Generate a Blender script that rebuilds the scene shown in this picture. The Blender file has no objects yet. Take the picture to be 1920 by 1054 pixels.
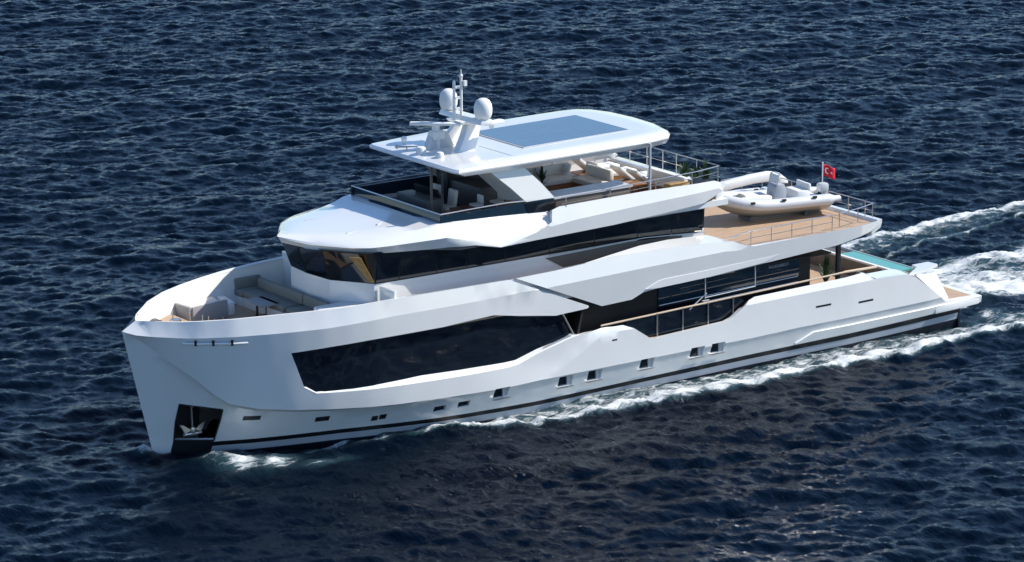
import bpy, bmesh, math, random
import numpy as np
from mathutils import Vector, Matrix
from mathutils.geometry import delaunay_2d_cdt
R = math.radians
scene = bpy.context.scene
COL = scene.collection
rnd = random.Random(7)

# ---------------------------------------------------------------- camera
YAW, PITCH, ROLL, FPX, DIST = 35.009, 14.111, -0.349, 6728.4, 134.12
a, p, r_ = R(YAW), R(PITCH), R(ROLL)
right = Vector((math.cos(a), -math.sin(a), 0)); fh = Vector((math.sin(a), math.cos(a), 0))
fwd = fh*math.cos(p)-Vector((0, 0, math.sin(p))); up = right.cross(fwd)
RR = right*math.cos(r_)+up*math.sin(r_); UU = up*math.cos(r_)-right*math.sin(r_)
cam = bpy.data.cameras.new("camera"); camo = bpy.data.objects.new("camera", cam); COL.objects.link(camo)
m = Matrix((RR, UU, -fwd)).transposed().to_4x4(); m.translation = Vector((16.572, 0, 3.957))-fwd*DIST
camo.matrix_world = m
cam.sensor_width = 36; cam.lens = 36*FPX/1920; cam.clip_start = 1; cam.clip_end = 6000
scene.camera = camo

# ---------------------------------------------------------------- light
SUN = Vector((0.98, -0.47, 1.0)).normalized()
elev = math.asin(SUN.z)
w = bpy.data.worlds.new("World"); scene.world = w; w.use_nodes = True
nt = w.node_tree; bg = nt.nodes['Background']
sky = nt.nodes.new('ShaderNodeTexSky'); sky.sky_type = 'NISHITA'; sky.sun_disc = False
sky.sun_elevation = elev; sky.sun_rotation = math.atan2(SUN.x, SUN.y)
sky.air_density = 1.0; sky.dust_density = 0.1; sky.ozone_density = 4.0
skt = nt.nodes.new('ShaderNodeMix'); skt.data_type = 'RGBA'; skt.blend_type = 'MULTIPLY'; skt.inputs[0].default_value = 1; skt.inputs[7].default_value = (.90, .98, 1.06, 1)
nt.links.new(sky.outputs[0], skt.inputs[6]); nt.links.new(skt.outputs[2], bg.inputs[0]); bg.inputs[1].default_value = 0.125
sl = bpy.data.lights.new("sun", 'SUN'); sl.energy = 4.6; sl.angle = R(0.5); sl.color = (1, .955, .875)
so = bpy.data.objects.new("sun", sl); COL.objects.link(so)
so.rotation_euler = (-SUN).to_track_quat('-Z', 'Y').to_euler(); so.location = (30, -40, 60)
scene.view_settings.view_transform = 'Standard'; scene.view_settings.look = 'None'
scene.view_settings.exposure = 0.31; scene.view_settings.gamma = 1

# ---------------------------------------------------------------- materials
def mat(name, col, rough=.5, metal=0, coat=0, spec=.5, bump=0, bscale=5, var=0, vscale=3, stretch=(1, 1, 1), trans=0, ior=1.45):
    m = bpy.data.materials.new(name); m.use_nodes = True
    n = m.node_tree; b = n.nodes['Principled BSDF']
    b.inputs['Base Color'].default_value = (*col, 1); b.inputs['Roughness'].default_value = rough
    b.inputs['Metallic'].default_value = metal; b.inputs['Coat Weight'].default_value = coat
    b.inputs['Coat Roughness'].default_value = .06; b.inputs['Specular IOR Level'].default_value = spec
    b.inputs['Transmission Weight'].default_value = trans; b.inputs['IOR'].default_value = ior
    tc = n.nodes.new('ShaderNodeTexCoord'); mp = n.nodes.new('ShaderNodeMapping')
    mp.inputs['Scale'].default_value = stretch; n.links.new(tc.outputs['Object'], mp.inputs[0])
    if var:
        t = n.nodes.new('ShaderNodeTexNoise'); t.inputs['Scale'].default_value = vscale; t.inputs['Detail'].default_value = 5
        n.links.new(mp.outputs[0], t.inputs[0])
        rp = n.nodes.new('ShaderNodeMapRange'); rp.inputs[1].default_value = .3; rp.inputs[2].default_value = .7
        rp.inputs[3].default_value = 1-var; rp.inputs[4].default_value = 1+var*.6
        mx = n.nodes.new('ShaderNodeMix'); mx.data_type = 'RGBA'; mx.blend_type = 'MULTIPLY'; mx.inputs[0].default_value = 1
        mx.inputs[6].default_value = (*col, 1)
        n.links.new(t.outputs[0], rp.inputs[0]); n.links.new(rp.outputs[0], mx.inputs[7]); n.links.new(mx.outputs[2], b.inputs['Base Color'])
    if bump:
        t2 = n.nodes.new('ShaderNodeTexNoise'); t2.inputs['Scale'].default_value = bscale; t2.inputs['Detail'].default_value = 3
        n.links.new(mp.outputs[0], t2.inputs[0])
        bp = n.nodes.new('ShaderNodeBump'); bp.inputs['Strength'].default_value = bump; bp.inputs['Distance'].default_value = .05
        n.links.new(t2.outputs[0], bp.inputs['Height']); n.links.new(bp.outputs[0], b.inputs['Normal'])
    return m
WHITE = mat('white_gelcoat', (.80, .80, .785), .2, coat=1, var=.035, vscale=.5, bump=.05, bscale=.7)
WHITE2 = mat('white_deck_paint', (.78, .78, .76), .5, var=.04, vscale=2)
GREYW = mat('grey_white_paint', (.55, .57, .60), .35, coat=.2)
GLASS = mat('tinted_glass', (.006, .010, .016), .04, spec=.8, bump=.02, bscale=.5)
GLASSB = mat('blue_tinted_glass', (.012, .03, .05), .05, spec=.8)
BLACK = mat('black_paint', (.01, .011, .014), .3)
NAVY = mat('dark_antifouling', (.008, .012, .022), .4, var=.3, vscale=4)
STRIPE = mat('silver_stripe', (.42, .45, .5), .3)
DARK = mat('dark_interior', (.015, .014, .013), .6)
CHROME = mat('polished_steel', (.58, .56, .53), .3, metal=1)
STEELD = mat('dark_steel', (.05, .055, .065), .35, metal=.7)
CREAM = mat('cream_cushion', (.72, .68, .60), .9, bump=.2, bscale=30)
GREYC = mat('grey_cushion', (.22, .225, .20), .9, bump=.2, bscale=30)
WCUSH = mat('white_cushion', (.78, .77, .74), .9, bump=.2, bscale=25)
WOOD = mat('varnished_wood', (.30, .14, .055), .35, coat=.3, var=.25, vscale=3, stretch=(1, 8, 8))
REDW = mat('red_brown_wood', (.16, .05, .03), .4, var=.3, vscale=3, stretch=(1, 8, 8))
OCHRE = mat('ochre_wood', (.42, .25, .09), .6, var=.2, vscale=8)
BRONZE = mat('bronze_brown_panel', (.13, .115, .10), .4)
LEAF = mat('green_leaves', (.035, .09, .03), .55, var=.4, vscale=6)
RUBBER = mat('black_rubber', (.02, .02, .022), .7)
TUBE = mat('white_rubber_tube', (.62, .63, .64), .45)
GREYT = mat('grey_rubber', (.12, .12, .13), .6)
RED = mat('red_cloth', (.62, .012, .03), .8)
CLOTHW = mat('white_cloth', (.8, .8, .8), .8)
HULLB = mat('cream_hull_paint', (.42, .385, .33), .35, coat=.3)
LETTER = mat('pale_lettering', (.45, .5, .55), .4)
RAILW = mat('pale_wood_rail', (.60, .47, .34), .4)

GREYT2 = mat('grey_beige_vinyl', (.34, .33, .32), .6)
LINER = mat('warm_white_liner', (.80, .78, .73), .5, var=.03, vscale=1)
OBM = mat('pale_grey_cowl', (.5, .51, .53), .35)
GLINTW = mat('fairlead_glint_white', (.9, .9, .9), .3)  # bright white that paints in the shine of polished steel
SMOKE = mat('smoke_grey_cabinet', (.09, .09, .09), .5)
def teak_mat():
    m = mat('teak_deck', (.52, .36, .235), .65, var=.18, vscale=2.2, stretch=(.6, 6, 1))
    n = m.node_tree; b = n.nodes['Principled BSDF']
    mx = [x for x in n.nodes if x.type == 'MIX'][0]
    tc = [x for x in n.nodes if x.type == 'TEX_COORD'][0]
    wv = n.nodes.new('ShaderNodeTexWave'); wv.bands_direction = 'Y'; wv.inputs['Scale'].default_value = 3.3; wv.inputs['Distortion'].default_value = 0
    n.links.new(tc.outputs['Object'], wv.inputs[0])
    rp = n.nodes.new('ShaderNodeMapRange'); rp.inputs[1].default_value = .0; rp.inputs[2].default_value = .12; rp.inputs[3].default_value = .45; rp.inputs[4].default_value = 1
    n.links.new(wv.outputs[1], rp.inputs[0])
    m2 = n.nodes.new('ShaderNodeMix'); m2.data_type = 'RGBA'; m2.blend_type = 'MULTIPLY'; m2.inputs[0].default_value = 1
    n.links.new(mx.outputs[2], m2.inputs[6]); n.links.new(rp.outputs[0], m2.inputs[7]); n.links.new(m2.outputs[2], b.inputs['Base Color'])
    return m
TEAK = teak_mat()
def solar_mat():
    m = mat('solar_glass', (.10, .24, .40), .2, spec=.8)
    n = m.node_tree; b = n.nodes['Principled BSDF']; tc = [x for x in n.nodes if x.type == 'TEX_COORD'][0]
    br = n.nodes.new('ShaderNodeTexBrick'); br.offset = 0
    br.inputs['Color1'].default_value = (.085, .16, .24, 1); br.inputs['Color2'].default_value = (.08, .15, .225, 1)
    br.inputs['Mortar'].default_value = (.07, .135, .205, 1); br.inputs['Scale'].default_value = 1
    br.inputs['Mortar Size'].default_value = .012; br.inputs['Brick Width'].default_value = .8; br.inputs['Row Height'].default_value = .55
    n.links.new(tc.outputs['Object'], br.inputs[0]); n.links.new(br.outputs[0], b.inputs['Base Color'])
    return m
SOLAR = solar_mat()
def pool_mat():
    m = mat('turquoise_pool_water', (.11, .37, .32), .1, bump=.3, bscale=3); return m
POOL = pool_mat()

# ---------------------------------------------------------------- object helpers
def empty(name, label, cat, loc=(0, 0, 0), rz=0, group=None):
    o = bpy.data.objects.new(name, None); COL.objects.link(o); o.empty_display_size = .2
    o.location = loc; o.rotation_euler = (0, 0, rz); o['label'] = label; o['category'] = cat
    if group: o['group'] = group
    return o
class MB:
    def __init__(s): s.bm = bmesh.new()
    def quadgrid(s, rows, flip=False, close=False):
        vs = [[s.bm.verts.new(q) for q in row] for row in rows]
        nn = len(rows)
        for i in range(nn if close else nn-1):
            A, B = vs[i], vs[(i+1) % nn]
            for j in range(len(A)-1):
                f = (A[j], A[j+1], B[j+1], B[j])
                try: s.bm.faces.new(f[::-1] if flip else f)
                except ValueError: pass
        return vs
    def box(s, c, d, rz=0, ry=0, rx=0, taper=1, bev=0):
        M = Matrix.Translation(c) @ Matrix.Rotation(rz, 4, 'Z') @ Matrix.Rotation(ry, 4, 'Y') @ Matrix.Rotation(rx, 4, 'X')
        t = bmesh.new(); bmesh.ops.create_cube(t, size=1)
        for v in t.verts:
            k = taper if v.co.z > 0 else 1
            v.co = Vector((v.co.x*d[0]*k, v.co.y*d[1]*k, v.co.z*d[2]))
        if bev: bmesh.ops.bevel(t, geom=t.edges[:], offset=bev, segments=2, affect='EDGES', profile=.5)
        t.transform(M); s._merge(t); return s
    def _merge(s, t):
        me = bpy.data.meshes.new('t'); t.to_mesh(me); t.free(); s.bm.from_mesh(me); bpy.data.meshes.remove(me)
    def cyl(s, a, b, r, r2=None, seg=12):
        a = Vector(a); b = Vector(b); d = b-a; t = bmesh.new()
        bmesh.ops.create_cone(t, cap_ends=True, segments=seg, radius1=r, radius2=r if r2 is None else r2, depth=d.length)
        t.transform(Matrix.Translation((a+b)/2) @ d.to_track_quat('Z', 'Y').to_matrix().to_4x4()); s._merge(t); return s
    def tube(s, pts, r, seg=8):
        pts = [Vector(q) for q in pts]
        for i in range(len(pts)-1):
            s.cyl(pts[i], pts[i+1], r, seg=seg)
            if 0 < i: s.ball(pts[i], r*1.02, seg)
        return s
    def ball(s, c, r, seg=12, sc=(1, 1, 1)):
        t = bmesh.new(); bmesh.ops.create_uvsphere(t, u_segments=seg, v_segments=max(6, seg//2), radius=r)
        t.transform(Matrix.Translation(c) @ Matrix.Diagonal((*sc, 1))); s._merge(t); return s
    def lathe(s, c, prof, seg=24):
        rows = []
        for k in range(seg):
            A = 2*math.pi*k/seg; rows.append([(c[0]+r*math.cos(A), c[1]+r*math.sin(A), c[2]+z) for r, z in prof])
        s.quadgrid(rows, close=True); bmesh.ops.remove_doubles(s.bm, verts=s.bm.verts[:], dist=1e-5); return s
    def prism(s, poly, z0, z1, axis='z'):
        "poly 2-D; extruded along axis"
        def P(q, h):
            return (q[0], q[1], h) if axis == 'z' else ((q[0], h, q[1]) if axis == 'y' else (h, q[0], q[1]))
        A = [s.bm.verts.new(P(q, z0)) for q in poly]; B = [s.bm.verts.new(P(q, z1)) for q in poly]
        n = len(poly)
        s.bm.faces.new(A); s.bm.faces.new(B)
        for i in range(n): s.bm.faces.new((A[i], A[(i+1) % n], B[(i+1) % n], B[i]))
        return s
    def build(s, name, mt, parent=None, bevel=0, angle=32, normals=True, label=None, smooth=True):
        if normals: bmesh.ops.recalc_face_normals(s.bm, faces=s.bm.faces[:])
        if bevel:
            ed = [e for e in s.bm.edges if len(e.link_faces) == 2 and e.calc_face_angle(0) > .6]
            bmesh.ops.bevel(s.bm, geom=ed, offset=bevel, segments=2, affect='EDGES', profile=.5)
        for f in s.bm.faces: f.smooth = smooth
        me = bpy.data.meshes.new(name); s.bm.to_mesh(me); s.bm.free()
        me.materials.append(mt)
        if smooth: me.set_sharp_from_angle(angle=R(angle))
        o = bpy.data.objects.new(name, me); COL.objects.link(o)
        if parent: o.parent = parent
        if label: o['label'] = label
        if name in SPLIT: separate(o)
        return o
SPLIT = {'fly_deck_bulwark', 'rubbing_strake', 'side_glass', 'fairlead_roller', 'side_deck_bulkhead', 'upper_deck_fascia', 'boot_stripe', 'waterline_stripe', 'underbody', 'slanted_vent', 'wing_wall', 'mullion', 'grab_handle', 'deck_seam', 'brow_panel_seam', 'mooring_bitts', 'post', 'stanchion'}
def separate(o):
    "give every loose piece of a mesh an object of its own"
    bm = bmesh.new(); bm.from_mesh(o.data); bm.verts.ensure_lookup_table(); seen = {}; k = 0
    for v in bm.verts:
        if v.index in seen: continue
        st = [v]; seen[v.index] = k
        while st:
            q = st.pop()
            for e in q.link_edges:
                w_ = e.other_vert(q)
                if w_.index not in seen: seen[w_.index] = k; st.append(w_)
        k += 1
    if k > 1 and k < 40:
        for c in range(k):
            b2 = bm.copy(); b2.verts.ensure_lookup_table()
            bmesh.ops.delete(b2, geom=[v for v in b2.verts if seen[v.index] != c], context='VERTS')
            if c == 0: b2.to_mesh(o.data)
            else:
                me = bpy.data.meshes.new(o.name); b2.to_mesh(me); me.materials.append(o.data.materials[0]) if not me.materials else None
                n = bpy.data.objects.new(o.name.split('.')[0], me); COL.objects.link(n); n.parent = o.parent
                if any(p_.use_smooth for p_ in me.polygons): me.set_sharp_from_angle(angle=R(20))
            b2.free()
    bm.free()
def I(x, t):
    return float(np.interp(x, [q[0] for q in t], [q[1] for q in t]))
def inpoly(x, y, P):
    c = False; j = len(P)-1
    for i in range(len(P)):
        if (P[i][1] > y) != (P[j][1] > y) and x < (P[j][0]-P[i][0])*(y-P[i][1])/(P[j][1]-P[i][1])+P[i][0]: c = not c
        j = i
    return c
def dist_seg(px, py, a, b):
    dx, dy = b[0]-a[0], b[1]-a[1]; L = dx*dx+dy*dy
    t = 0 if L == 0 else max(0, min(1, ((px-a[0])*dx+(py-a[1])*dy)/L))
    return math.hypot(px-a[0]-t*dx, py-a[1]-t*dy)
def resample(P, res, closed=True):
    out = []
    n = len(P)
    for i in range(n if closed else n-1):
        A = P[i]; B = P[(i+1) % n]; k = max(1, int(math.ceil(math.hypot(B[0]-A[0], B[1]-A[1])/res)))
        out += [(A[0]+(B[0]-A[0])*t/k, A[1]+(B[1]-A[1])*t/k) for t in range(k)]
    if not closed: out.append(P[-1])
    return out
def panel(mb, outline, bf, thick=.1, holes=(), creases=(), res=.3, sides=(-1, 1), clampc=False, slope=True):
    "curved plate: outline in (x, z), half breadth bf(x, z), given thickness towards the boat's middle"
    O = resample(outline, res); pts = list(O); n0 = len(O)
    edges = [(i, (i+1) % n0) for i in range(n0)]
    for H in holes:
        h = resample(H, res*.6); k = len(pts); pts += h; edges += [(k+i, k+(i+1) % len(h)) for i in range(len(h))]
    for Cc in creases:
        h = resample(Cc, res, False); k = len(pts); pts += h; edges += [(k+i, k+i+1) for i in range(len(h)-1)]
    segs = [(pts[i], pts[j]) for i, j in edges]
    sa = np.array([s[0] for s in segs]); sd = np.array([s[1] for s in segs])-sa; L2 = (sd**2).sum(1)+1e-12
    xs = [q[0] for q in outline]; zs = [q[1] for q in outline]
    for gx in np.arange(min(xs)+res/2, max(xs), res):
        for gz in np.arange(min(zs)+res/2, max(zs), res):
            q = np.array((gx, gz)); t = np.clip(((q-sa)*sd).sum(1)/L2, 0, 1)
            if (((sa+sd*t[:, None]-q)**2).sum(1)).min() < (res*.45)**2: continue
            if inpoly(gx, gz, outline) and not any(inpoly(gx, gz, H) for H in holes): pts.append((float(gx), float(gz)))
    v2, _, fs, *_ = delaunay_2d_cdt([Vector(q) for q in pts], edges, [], 0, 1e-5)
    tris = []
    for f in fs:
        cx = sum(v2[i][0] for i in f)/len(f); cz = sum(v2[i][1] for i in f)/len(f)
        if inpoly(cx, cz, outline) and not any(inpoly(cx, cz, H) for H in holes): tris.append(tuple(f))
    ec = {}
    for f in tris:
        for i in range(len(f)):
            e = (f[i], f[(i+1) % len(f)]); ec[tuple(sorted(e))] = ec.get(tuple(sorted(e)), 0)+1
    for sgn in sides:
        vo = []; vi = []
        for q in v2:
            x, z = q; b = bf(x, z); h = .02
            if slope:
                bx = (bf(x+h, z)-bf(x-h, z))/(2*h); bz = (bf(x, z+h)-bf(x, z-h))/(2*h)
                bx = max(-3, min(3, bx)); bz = max(-1.2, min(1.2, bz))
            else: bx = bz = 0
            n = Vector((-bx, 1, -bz)).normalized()
            P = Vector((x, b, z)); Q = P-n*thick
            if Q.y < 0: Q = Vector((P.x+(Q.x-P.x)*1.0, 0.0, Q.z))
            vo.append(mb.bm.verts.new((P.x, sgn*P.y, P.z))); vi.append(mb.bm.verts.new((Q.x, sgn*Q.y, Q.z)))
        def F(vs):
            if sgn > 0: vs = vs[::-1]
            try: mb.bm.faces.new(vs)
            except ValueError: pass
        for f in tris:
            F([vo[i] for i in f]); F([vi[i] for i in f][::-1])
            for i in range(len(f)):
                e0, e1 = f[i], f[(i+1) % len(f)]
                if ec[tuple(sorted((e0, e1)))] == 1: F([vo[e1], vo[e0], vi[e0], vi[e1]])
    loose = [v for v in mb.bm.verts if not v.link_faces]
    bmesh.ops.delete(mb.bm, geom=loose, context='VERTS')
    return mb

# ================================================================ SEA
def build_sea():
    N, Lt = 1024, 128.0; d = Lt/N
    rs = np.random.RandomState(11)
    k1 = 2*np.pi*np.fft.fftfreq(N, d); kx, ky = np.meshgrid(k1, k1, indexing='ij'); k = np.hypot(kx, ky); k[0, 0] = 1
    def spec(lp, wd, spread, amp):
        kp = 2*np.pi/lp; S = np.exp(-1.25*(kp/k)**2)/k**3.6
        c = (kx*wd[0]+ky*wd[1])/k; S = S*(.06+np.abs(c)**spread)
        S[0, 0] = 0; S *= np.exp(-(k*.05)**2)
        A = np.sqrt(S)*np.exp(2j*np.pi*rs.rand(N, N)); h = np.fft.ifft2(A).real
        return A*amp/h.std()
    th = math.atan2(.82, .50)
    A = spec(3.8, (math.cos(th), math.sin(th)), 4, .046)+spec(10., (math.cos(th+.5), math.sin(th+.5)), 4, .06)+spec(1.7, (math.cos(th-.25), math.sin(th-.25)), 3, .026)+spec(.8, (math.cos(th+.1), math.sin(th+.1)), 3, .009)
    H = np.fft.ifft2(A).real; DX = .55*np.fft.ifft2(-1j*kx/k*A).real; DY = .55*np.fft.ifft2(-1j*ky/k*A).real
    x0, x1, y0, y1 = -32., 102., -40., 100.
    nx = int((x1-x0)/d)+1; ny = int((y1-y0)/d)+1
    X, Y = np.meshgrid(x0+np.arange(nx)*d, y0+np.arange(ny)*d, indexing='ij')
    ix = np.arange(nx) % N; iy = np.arange(ny) % N
    h = H[np.ix_(ix, iy)].copy(); dx = DX[np.ix_(ix, iy)].copy(); dy = DY[np.ix_(ix, iy)].copy()
    # foam maps
    def ip(x, T): T = np.array(T); return np.interp(x, T[:, 0], T[:, 1])
    def sm(e0, e1, v): t = np.clip((v-e0)/(e1-e0), 0, 1); return t*t*(3-2*t)
    def ns(L, seed):
        g = np.random.RandomState(seed).randn(400); return np.interp(X+.35*Y, np.arange(400)*L-120, g)
    wob = .38*ns(3.1, 1)+.22*ns(1.1, 2)+.12*ns(.45, 3)
    foam = np.zeros_like(X)
    yo = ip(X, [(9, -3.25), (10.6, -3.7), (13.2, -4.5), (15.8, -5.3), (19.8, -5.5), (22.9, -5.8), (27, -5.9), (31, -5.8), (37.5, -5.5), (48, -6.5), (70, -9)])+wob*.45
    yi = ip(X, [(9, -3.0), (17, -3.9), (25, -4.1), (38, -4.3), (48, -4.8), (70, -6)])
    s = (Y-yo)/(yi-yo+1e-6)       # 0 outer edge, 1 inner edge
    on = sm(8.6, 11, X)
    edge = np.exp(-((s-.22)/.28)**2)*on*sm(-.12, .03, s)
    inner = sm(-.05, .1, s)*(1-sm(1.0, 2.2, s))*on
    foam = np.maximum(foam, edge*.82); foam = np.maximum(foam, inner*.50)
    rid = np.exp(-((s-.2)/.3)**2)*on*np.clip(1-(X-40)/30, 0, 1)
    h += rid*.13*(1+.4*ns(1.7, 5)+.3*ns(.6, 6))
    # starboard side wave, a mirror image seen only beyond the stern
    yo2 = ip(X, [(9, 3.3), (25, 6.2), (37, 8.6), (44, 10.3), (52, 10.8), (75, 14)])+wob*.4
    yi2 = ip(X, [(9, 3.0), (25, 4.6), (37, 6.2), (44, 7.9), (52, 8.9), (75, 11)])+wob*.2
    s2 = (Y-yo2)/(yi2-yo2+1e-6)
    e2 = np.exp(-((s2-.12)/.16)**2)+.75*np.exp(-((s2-.98)/.06)**2)+.55*np.exp(-((s2-.45)/.35)**2)
    foam = np.maximum(foam, e2*sm(8.6, 12, X)*.66*sm(-.2, 0, s2))
    h += np.exp(-((s2-.15)/.25)**2)*sm(9, 12, X)*.14
    # bow splash
    for (bx, by, rx, ry, g) in ((.75, .12, .30, .25, .95), (3.0, -2.9, .9, .9, .72), (3.9, -3.6, .8, .7, .7), (2.3, -2.2, .5, .9, .45), (5.3, -4.5, 1.1, .3, .4), (7.0, -2.9, 1.5, .22, .62), (8.2, -3.25, .7, .2, .7)):
        foam = np.maximum(foam, g*np.exp(-(((X-bx)/rx)**2+((Y-by)/ry)**2)))
    h += .28*np.exp(-(((X-.75)/.35)**2+((Y-.1)/.3)**2))
    h += .25*np.exp(-(((X-2.4)/1.0)**2+((Y+2.2)/.8)**2))+.12*np.exp(-(((X-4)/1.2)**2+((Y+3.6)/.7)**2))
    # stern wake
    yw = 4.6+.09*(X-37)+wob*.6; yl = -1.7-.02*(X-37)+wob*.5
    wk = sm(0, 1.2, yw-Y)*sm(0, .7, Y-yl)*sm(35.9, 36.4, X)
    inten = .55+.18*np.sin(X*.8+Y*1.7)*np.sin(Y*1.3-X*.4)+.30*np.exp(-((Y-yw+.9)/.8)**2)+.34*np.exp(-((Y-yl-1.4)/1.3)**2)
    foam = np.maximum(foam, wk*inten)
    foam = np.maximum(foam, .8*np.exp(-(((X-38.6)/1.7)**2+((Y-.6)/1.6)**2)))
    foam = np.maximum(foam, .55*np.exp(-(((X-38.0)/.8)**2+((Y+3.1)/.6)**2)))
    rough = rs.randn(nx//4+2, ny//4+2)
    up4 = np.kron(rough, np.ones((4, 4)))[:nx, :ny]
    for _ in range(3): up4 = (up4+np.roll(up4, 1, 0)+np.roll(up4, -1, 0)+np.roll(up4, 1, 1)+np.roll(up4, -1, 1))/5
    fine = rs.randn(nx, ny); fine = (fine+np.roll(fine, 1, 0)+np.roll(fine, 1, 1)+np.roll(fine, -1, 0)+np.roll(fine, -1, 1))/5
    h += np.clip(foam-.3, 0, 1)*(up4*.11+fine*.07+.10)+wk*.12*np.sin(X*1.4+wob*3)*np.sin(Y*1.2)
    h += .45*np.exp(-(((X-39.2)/1.3)**2+((Y-.6)/1.5)**2))
    hb = ip(X, [(.9, 0), (1.1, .1), (2.7, 1.2), (6, 2.45), (10, 3.1), (16, 3.5), (30, 3.6), (36, 3.3), (36.2, 0)])
    ins = sm(0, .35, hb-.12-np.abs(Y))
    h = h*(1-ins)-ins*.35; dx *= (1-ins*.9); dy *= (1-ins*.9)
    foam *= (1-ins)
    fade = sm(0, 5, X-x0)*sm(0, 5, x1-X)*sm(0, 5, Y-y0)*sm(0, 5, y1-Y)
    h *= fade; dx *= fade*.9; dy *= fade*.9
    co = np.stack([X+dx, Y+dy, h], -1).reshape(-1, 3)
    idx = np.arange(nx*ny).reshape(nx, ny)
    q = np.stack([idx[:-1, :-1], idx[1:, :-1], idx[1:, 1:], idx[:-1, 1:]], -1).reshape(-1, 4)
    # outer sheet to the horizon, continuing the same mesh
    B = 4000.; base = len(co)
    X1, Y1 = X[-1, 0], Y[0, -1]
    ex = [(-B, -B), (x0, -B), (X1, -B), (B, -B), (-B, y0), (x0, y0), (X1, y0), (B, y0), (-B, Y1), (x0, Y1), (X1, Y1), (B, Y1), (-B, B), (x0, B), (X1, B), (B, B)]
    co = np.vstack([co, [(e[0], e[1], 0) for e in ex]])
    oq = [[base+r*4+c, base+r*4+c+1, base+r*4+c+5, base+r*4+c+4] for r in range(3) for c in range(3) if not (r == 1 and c == 1)]
    q = np.vstack([q, oq]).astype(np.int32)
    me = bpy.data.meshes.new('sea'); me.vertices.add(len(co)); me.vertices.foreach_set('co', co.astype(np.float32).ravel())
    me.loops.add(q.size); me.loops.foreach_set('vertex_index', q.ravel())
    me.polygons.add(len(q)); me.polygons.foreach_set('loop_start', np.arange(0, q.size, 4, dtype=np.int32))
    me.polygons.foreach_set('use_smooth', np.ones(len(q), dtype=bool))
    at = me.attributes.new('foam', 'FLOAT', 'POINT'); at.data.foreach_set('value', np.concatenate([foam.ravel(), np.zeros(16)]).astype(np.float32))
    me.update(calc_edges=True)
    o = bpy.data.objects.new('sea', me); COL.objects.link(o); o['kind'] = 'structure'; o['label'] = 'dark blue choppy sea with white wake foam around the yacht'
    m = bpy.data.materials.new('sea_water'); m.use_nodes = True; n = m.node_tree; b = n.nodes['Principled BSDF']
    tc = n.nodes.new('ShaderNodeTexCoord')
    mp = n.nodes.new('ShaderNodeMapping'); mp.inputs['Rotation'].default_value = (0, 0, -th); mp.inputs['Scale'].default_value = (1.0, .34, 1)
    n.links.new(tc.outputs['Object'], mp.inputs[0])
    t1 = n.nodes.new('ShaderNodeTexNoise'); t1.inputs['Scale'].default_value = 3.6; t1.inputs['Detail'].default_value = 5; t1.inputs['Roughness'].default_value = .62
    n.links.new(mp.outputs[0], t1.inputs[0])
    bp = n.nodes.new('ShaderNodeBump'); bp.inputs['Strength'].default_value = .9; bp.inputs['Distance'].default_value = .12
    n.links.new(t1.outputs[0], bp.inputs['Height'])
    # foam
    fa = n.nodes.new('ShaderNodeAttribute'); fa.attribute_name = 'foam'
    n1 = n.nodes.new('ShaderNodeTexNoise'); n1.inputs['Scale'].default_value = 3.0; n1.inputs['Detail'].default_value = 9; n1.inputs['Roughness'].default_value = .72; n1.inputs['Distortion'].default_value = .8
    mf = n.nodes.new('ShaderNodeMapping'); mf.inputs['Scale'].default_value = (.5, 1, 1); n.links.new(tc.outputs['Object'], mf.inputs[0]); n.links.new(mf.outputs[0], n1.inputs[0])
    ad = n.nodes.new('ShaderNodeMath'); ad.operation = 'ADD'; n.links.new(fa.outputs['Fac'], ad.inputs[0]); nm = n.nodes.new('ShaderNodeMath'); nm.operation = 'MULTIPLY_ADD'; nm.inputs[1].default_value = 1.9; nm.inputs[2].default_value = -.45; n.links.new(n1.outputs[0], nm.inputs[0]); n.links.new(nm.outputs[0], ad.inputs[1])
    rp = n.nodes.new('ShaderNodeMapRange'); rp.interpolation_type = 'SMOOTHSTEP'; rp.inputs[1].default_value = .84; rp.inputs[2].default_value = 1.38
    n.links.new(ad.outputs[0], rp.inputs[0])
    gt = n.nodes.new('ShaderNodeMapRange'); gt.inputs[1].default_value = .04; gt.inputs[2].default_value = .2; n.links.new(fa.outputs['Fac'], gt.inputs[0])
    ml = n.nodes.new('ShaderNodeMath'); ml.operation = 'MULTIPLY'; n.links.new(rp.outputs[0], ml.inputs[0]); n.links.new(gt.outputs[0], ml.inputs[1])
    # aerated water colour round the foam
    aer = n.nodes.new('ShaderNodeMix'); aer.data_type = 'RGBA'; aer.inputs[6].default_value = SEA_COL; aer.inputs[7].default_value = (.05, .11, .13, 1)
    n.links.new(fa.outputs['Fac'], aer.inputs[0])
    n.links.new(aer.outputs[2], b.inputs['Base Color'])
    b.inputs['Roughness'].default_value = .09; b.inputs['IOR'].default_value = 1.30; n.links.new(bp.outputs[0], b.inputs['Normal'])
    b.inputs['Specular Tint'].default_value = (.62, .84, 1, 1)
    wp = n.nodes.new('ShaderNodeTexNoise'); wp.inputs['Scale'].default_value = .07; wp.inputs['Detail'].default_value = 3; n.links.new(tc.outputs['Object'], wp.inputs[0])
    wr = n.nodes.new('ShaderNodeMapRange'); wr.inputs[1].default_value = .35; wr.inputs[2].default_value = .65; wr.inputs[3].default_value = .55; wr.inputs[4].default_value = 1.0
    n.links.new(wp.outputs[0], wr.inputs[0]); n.links.new(wr.outputs[0], bp.inputs['Strength'])
    b.inputs['Specular IOR Level'].default_value = .20
    df = n.nodes.new('ShaderNodeBsdfDiffuse'); df.inputs[0].default_value = (.72, .74, .74, 1)
    b2 = n.nodes.new('ShaderNodeBump'); b2.inputs['Strength'].default_value = .7; b2.inputs['Distance'].default_value = .12
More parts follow.
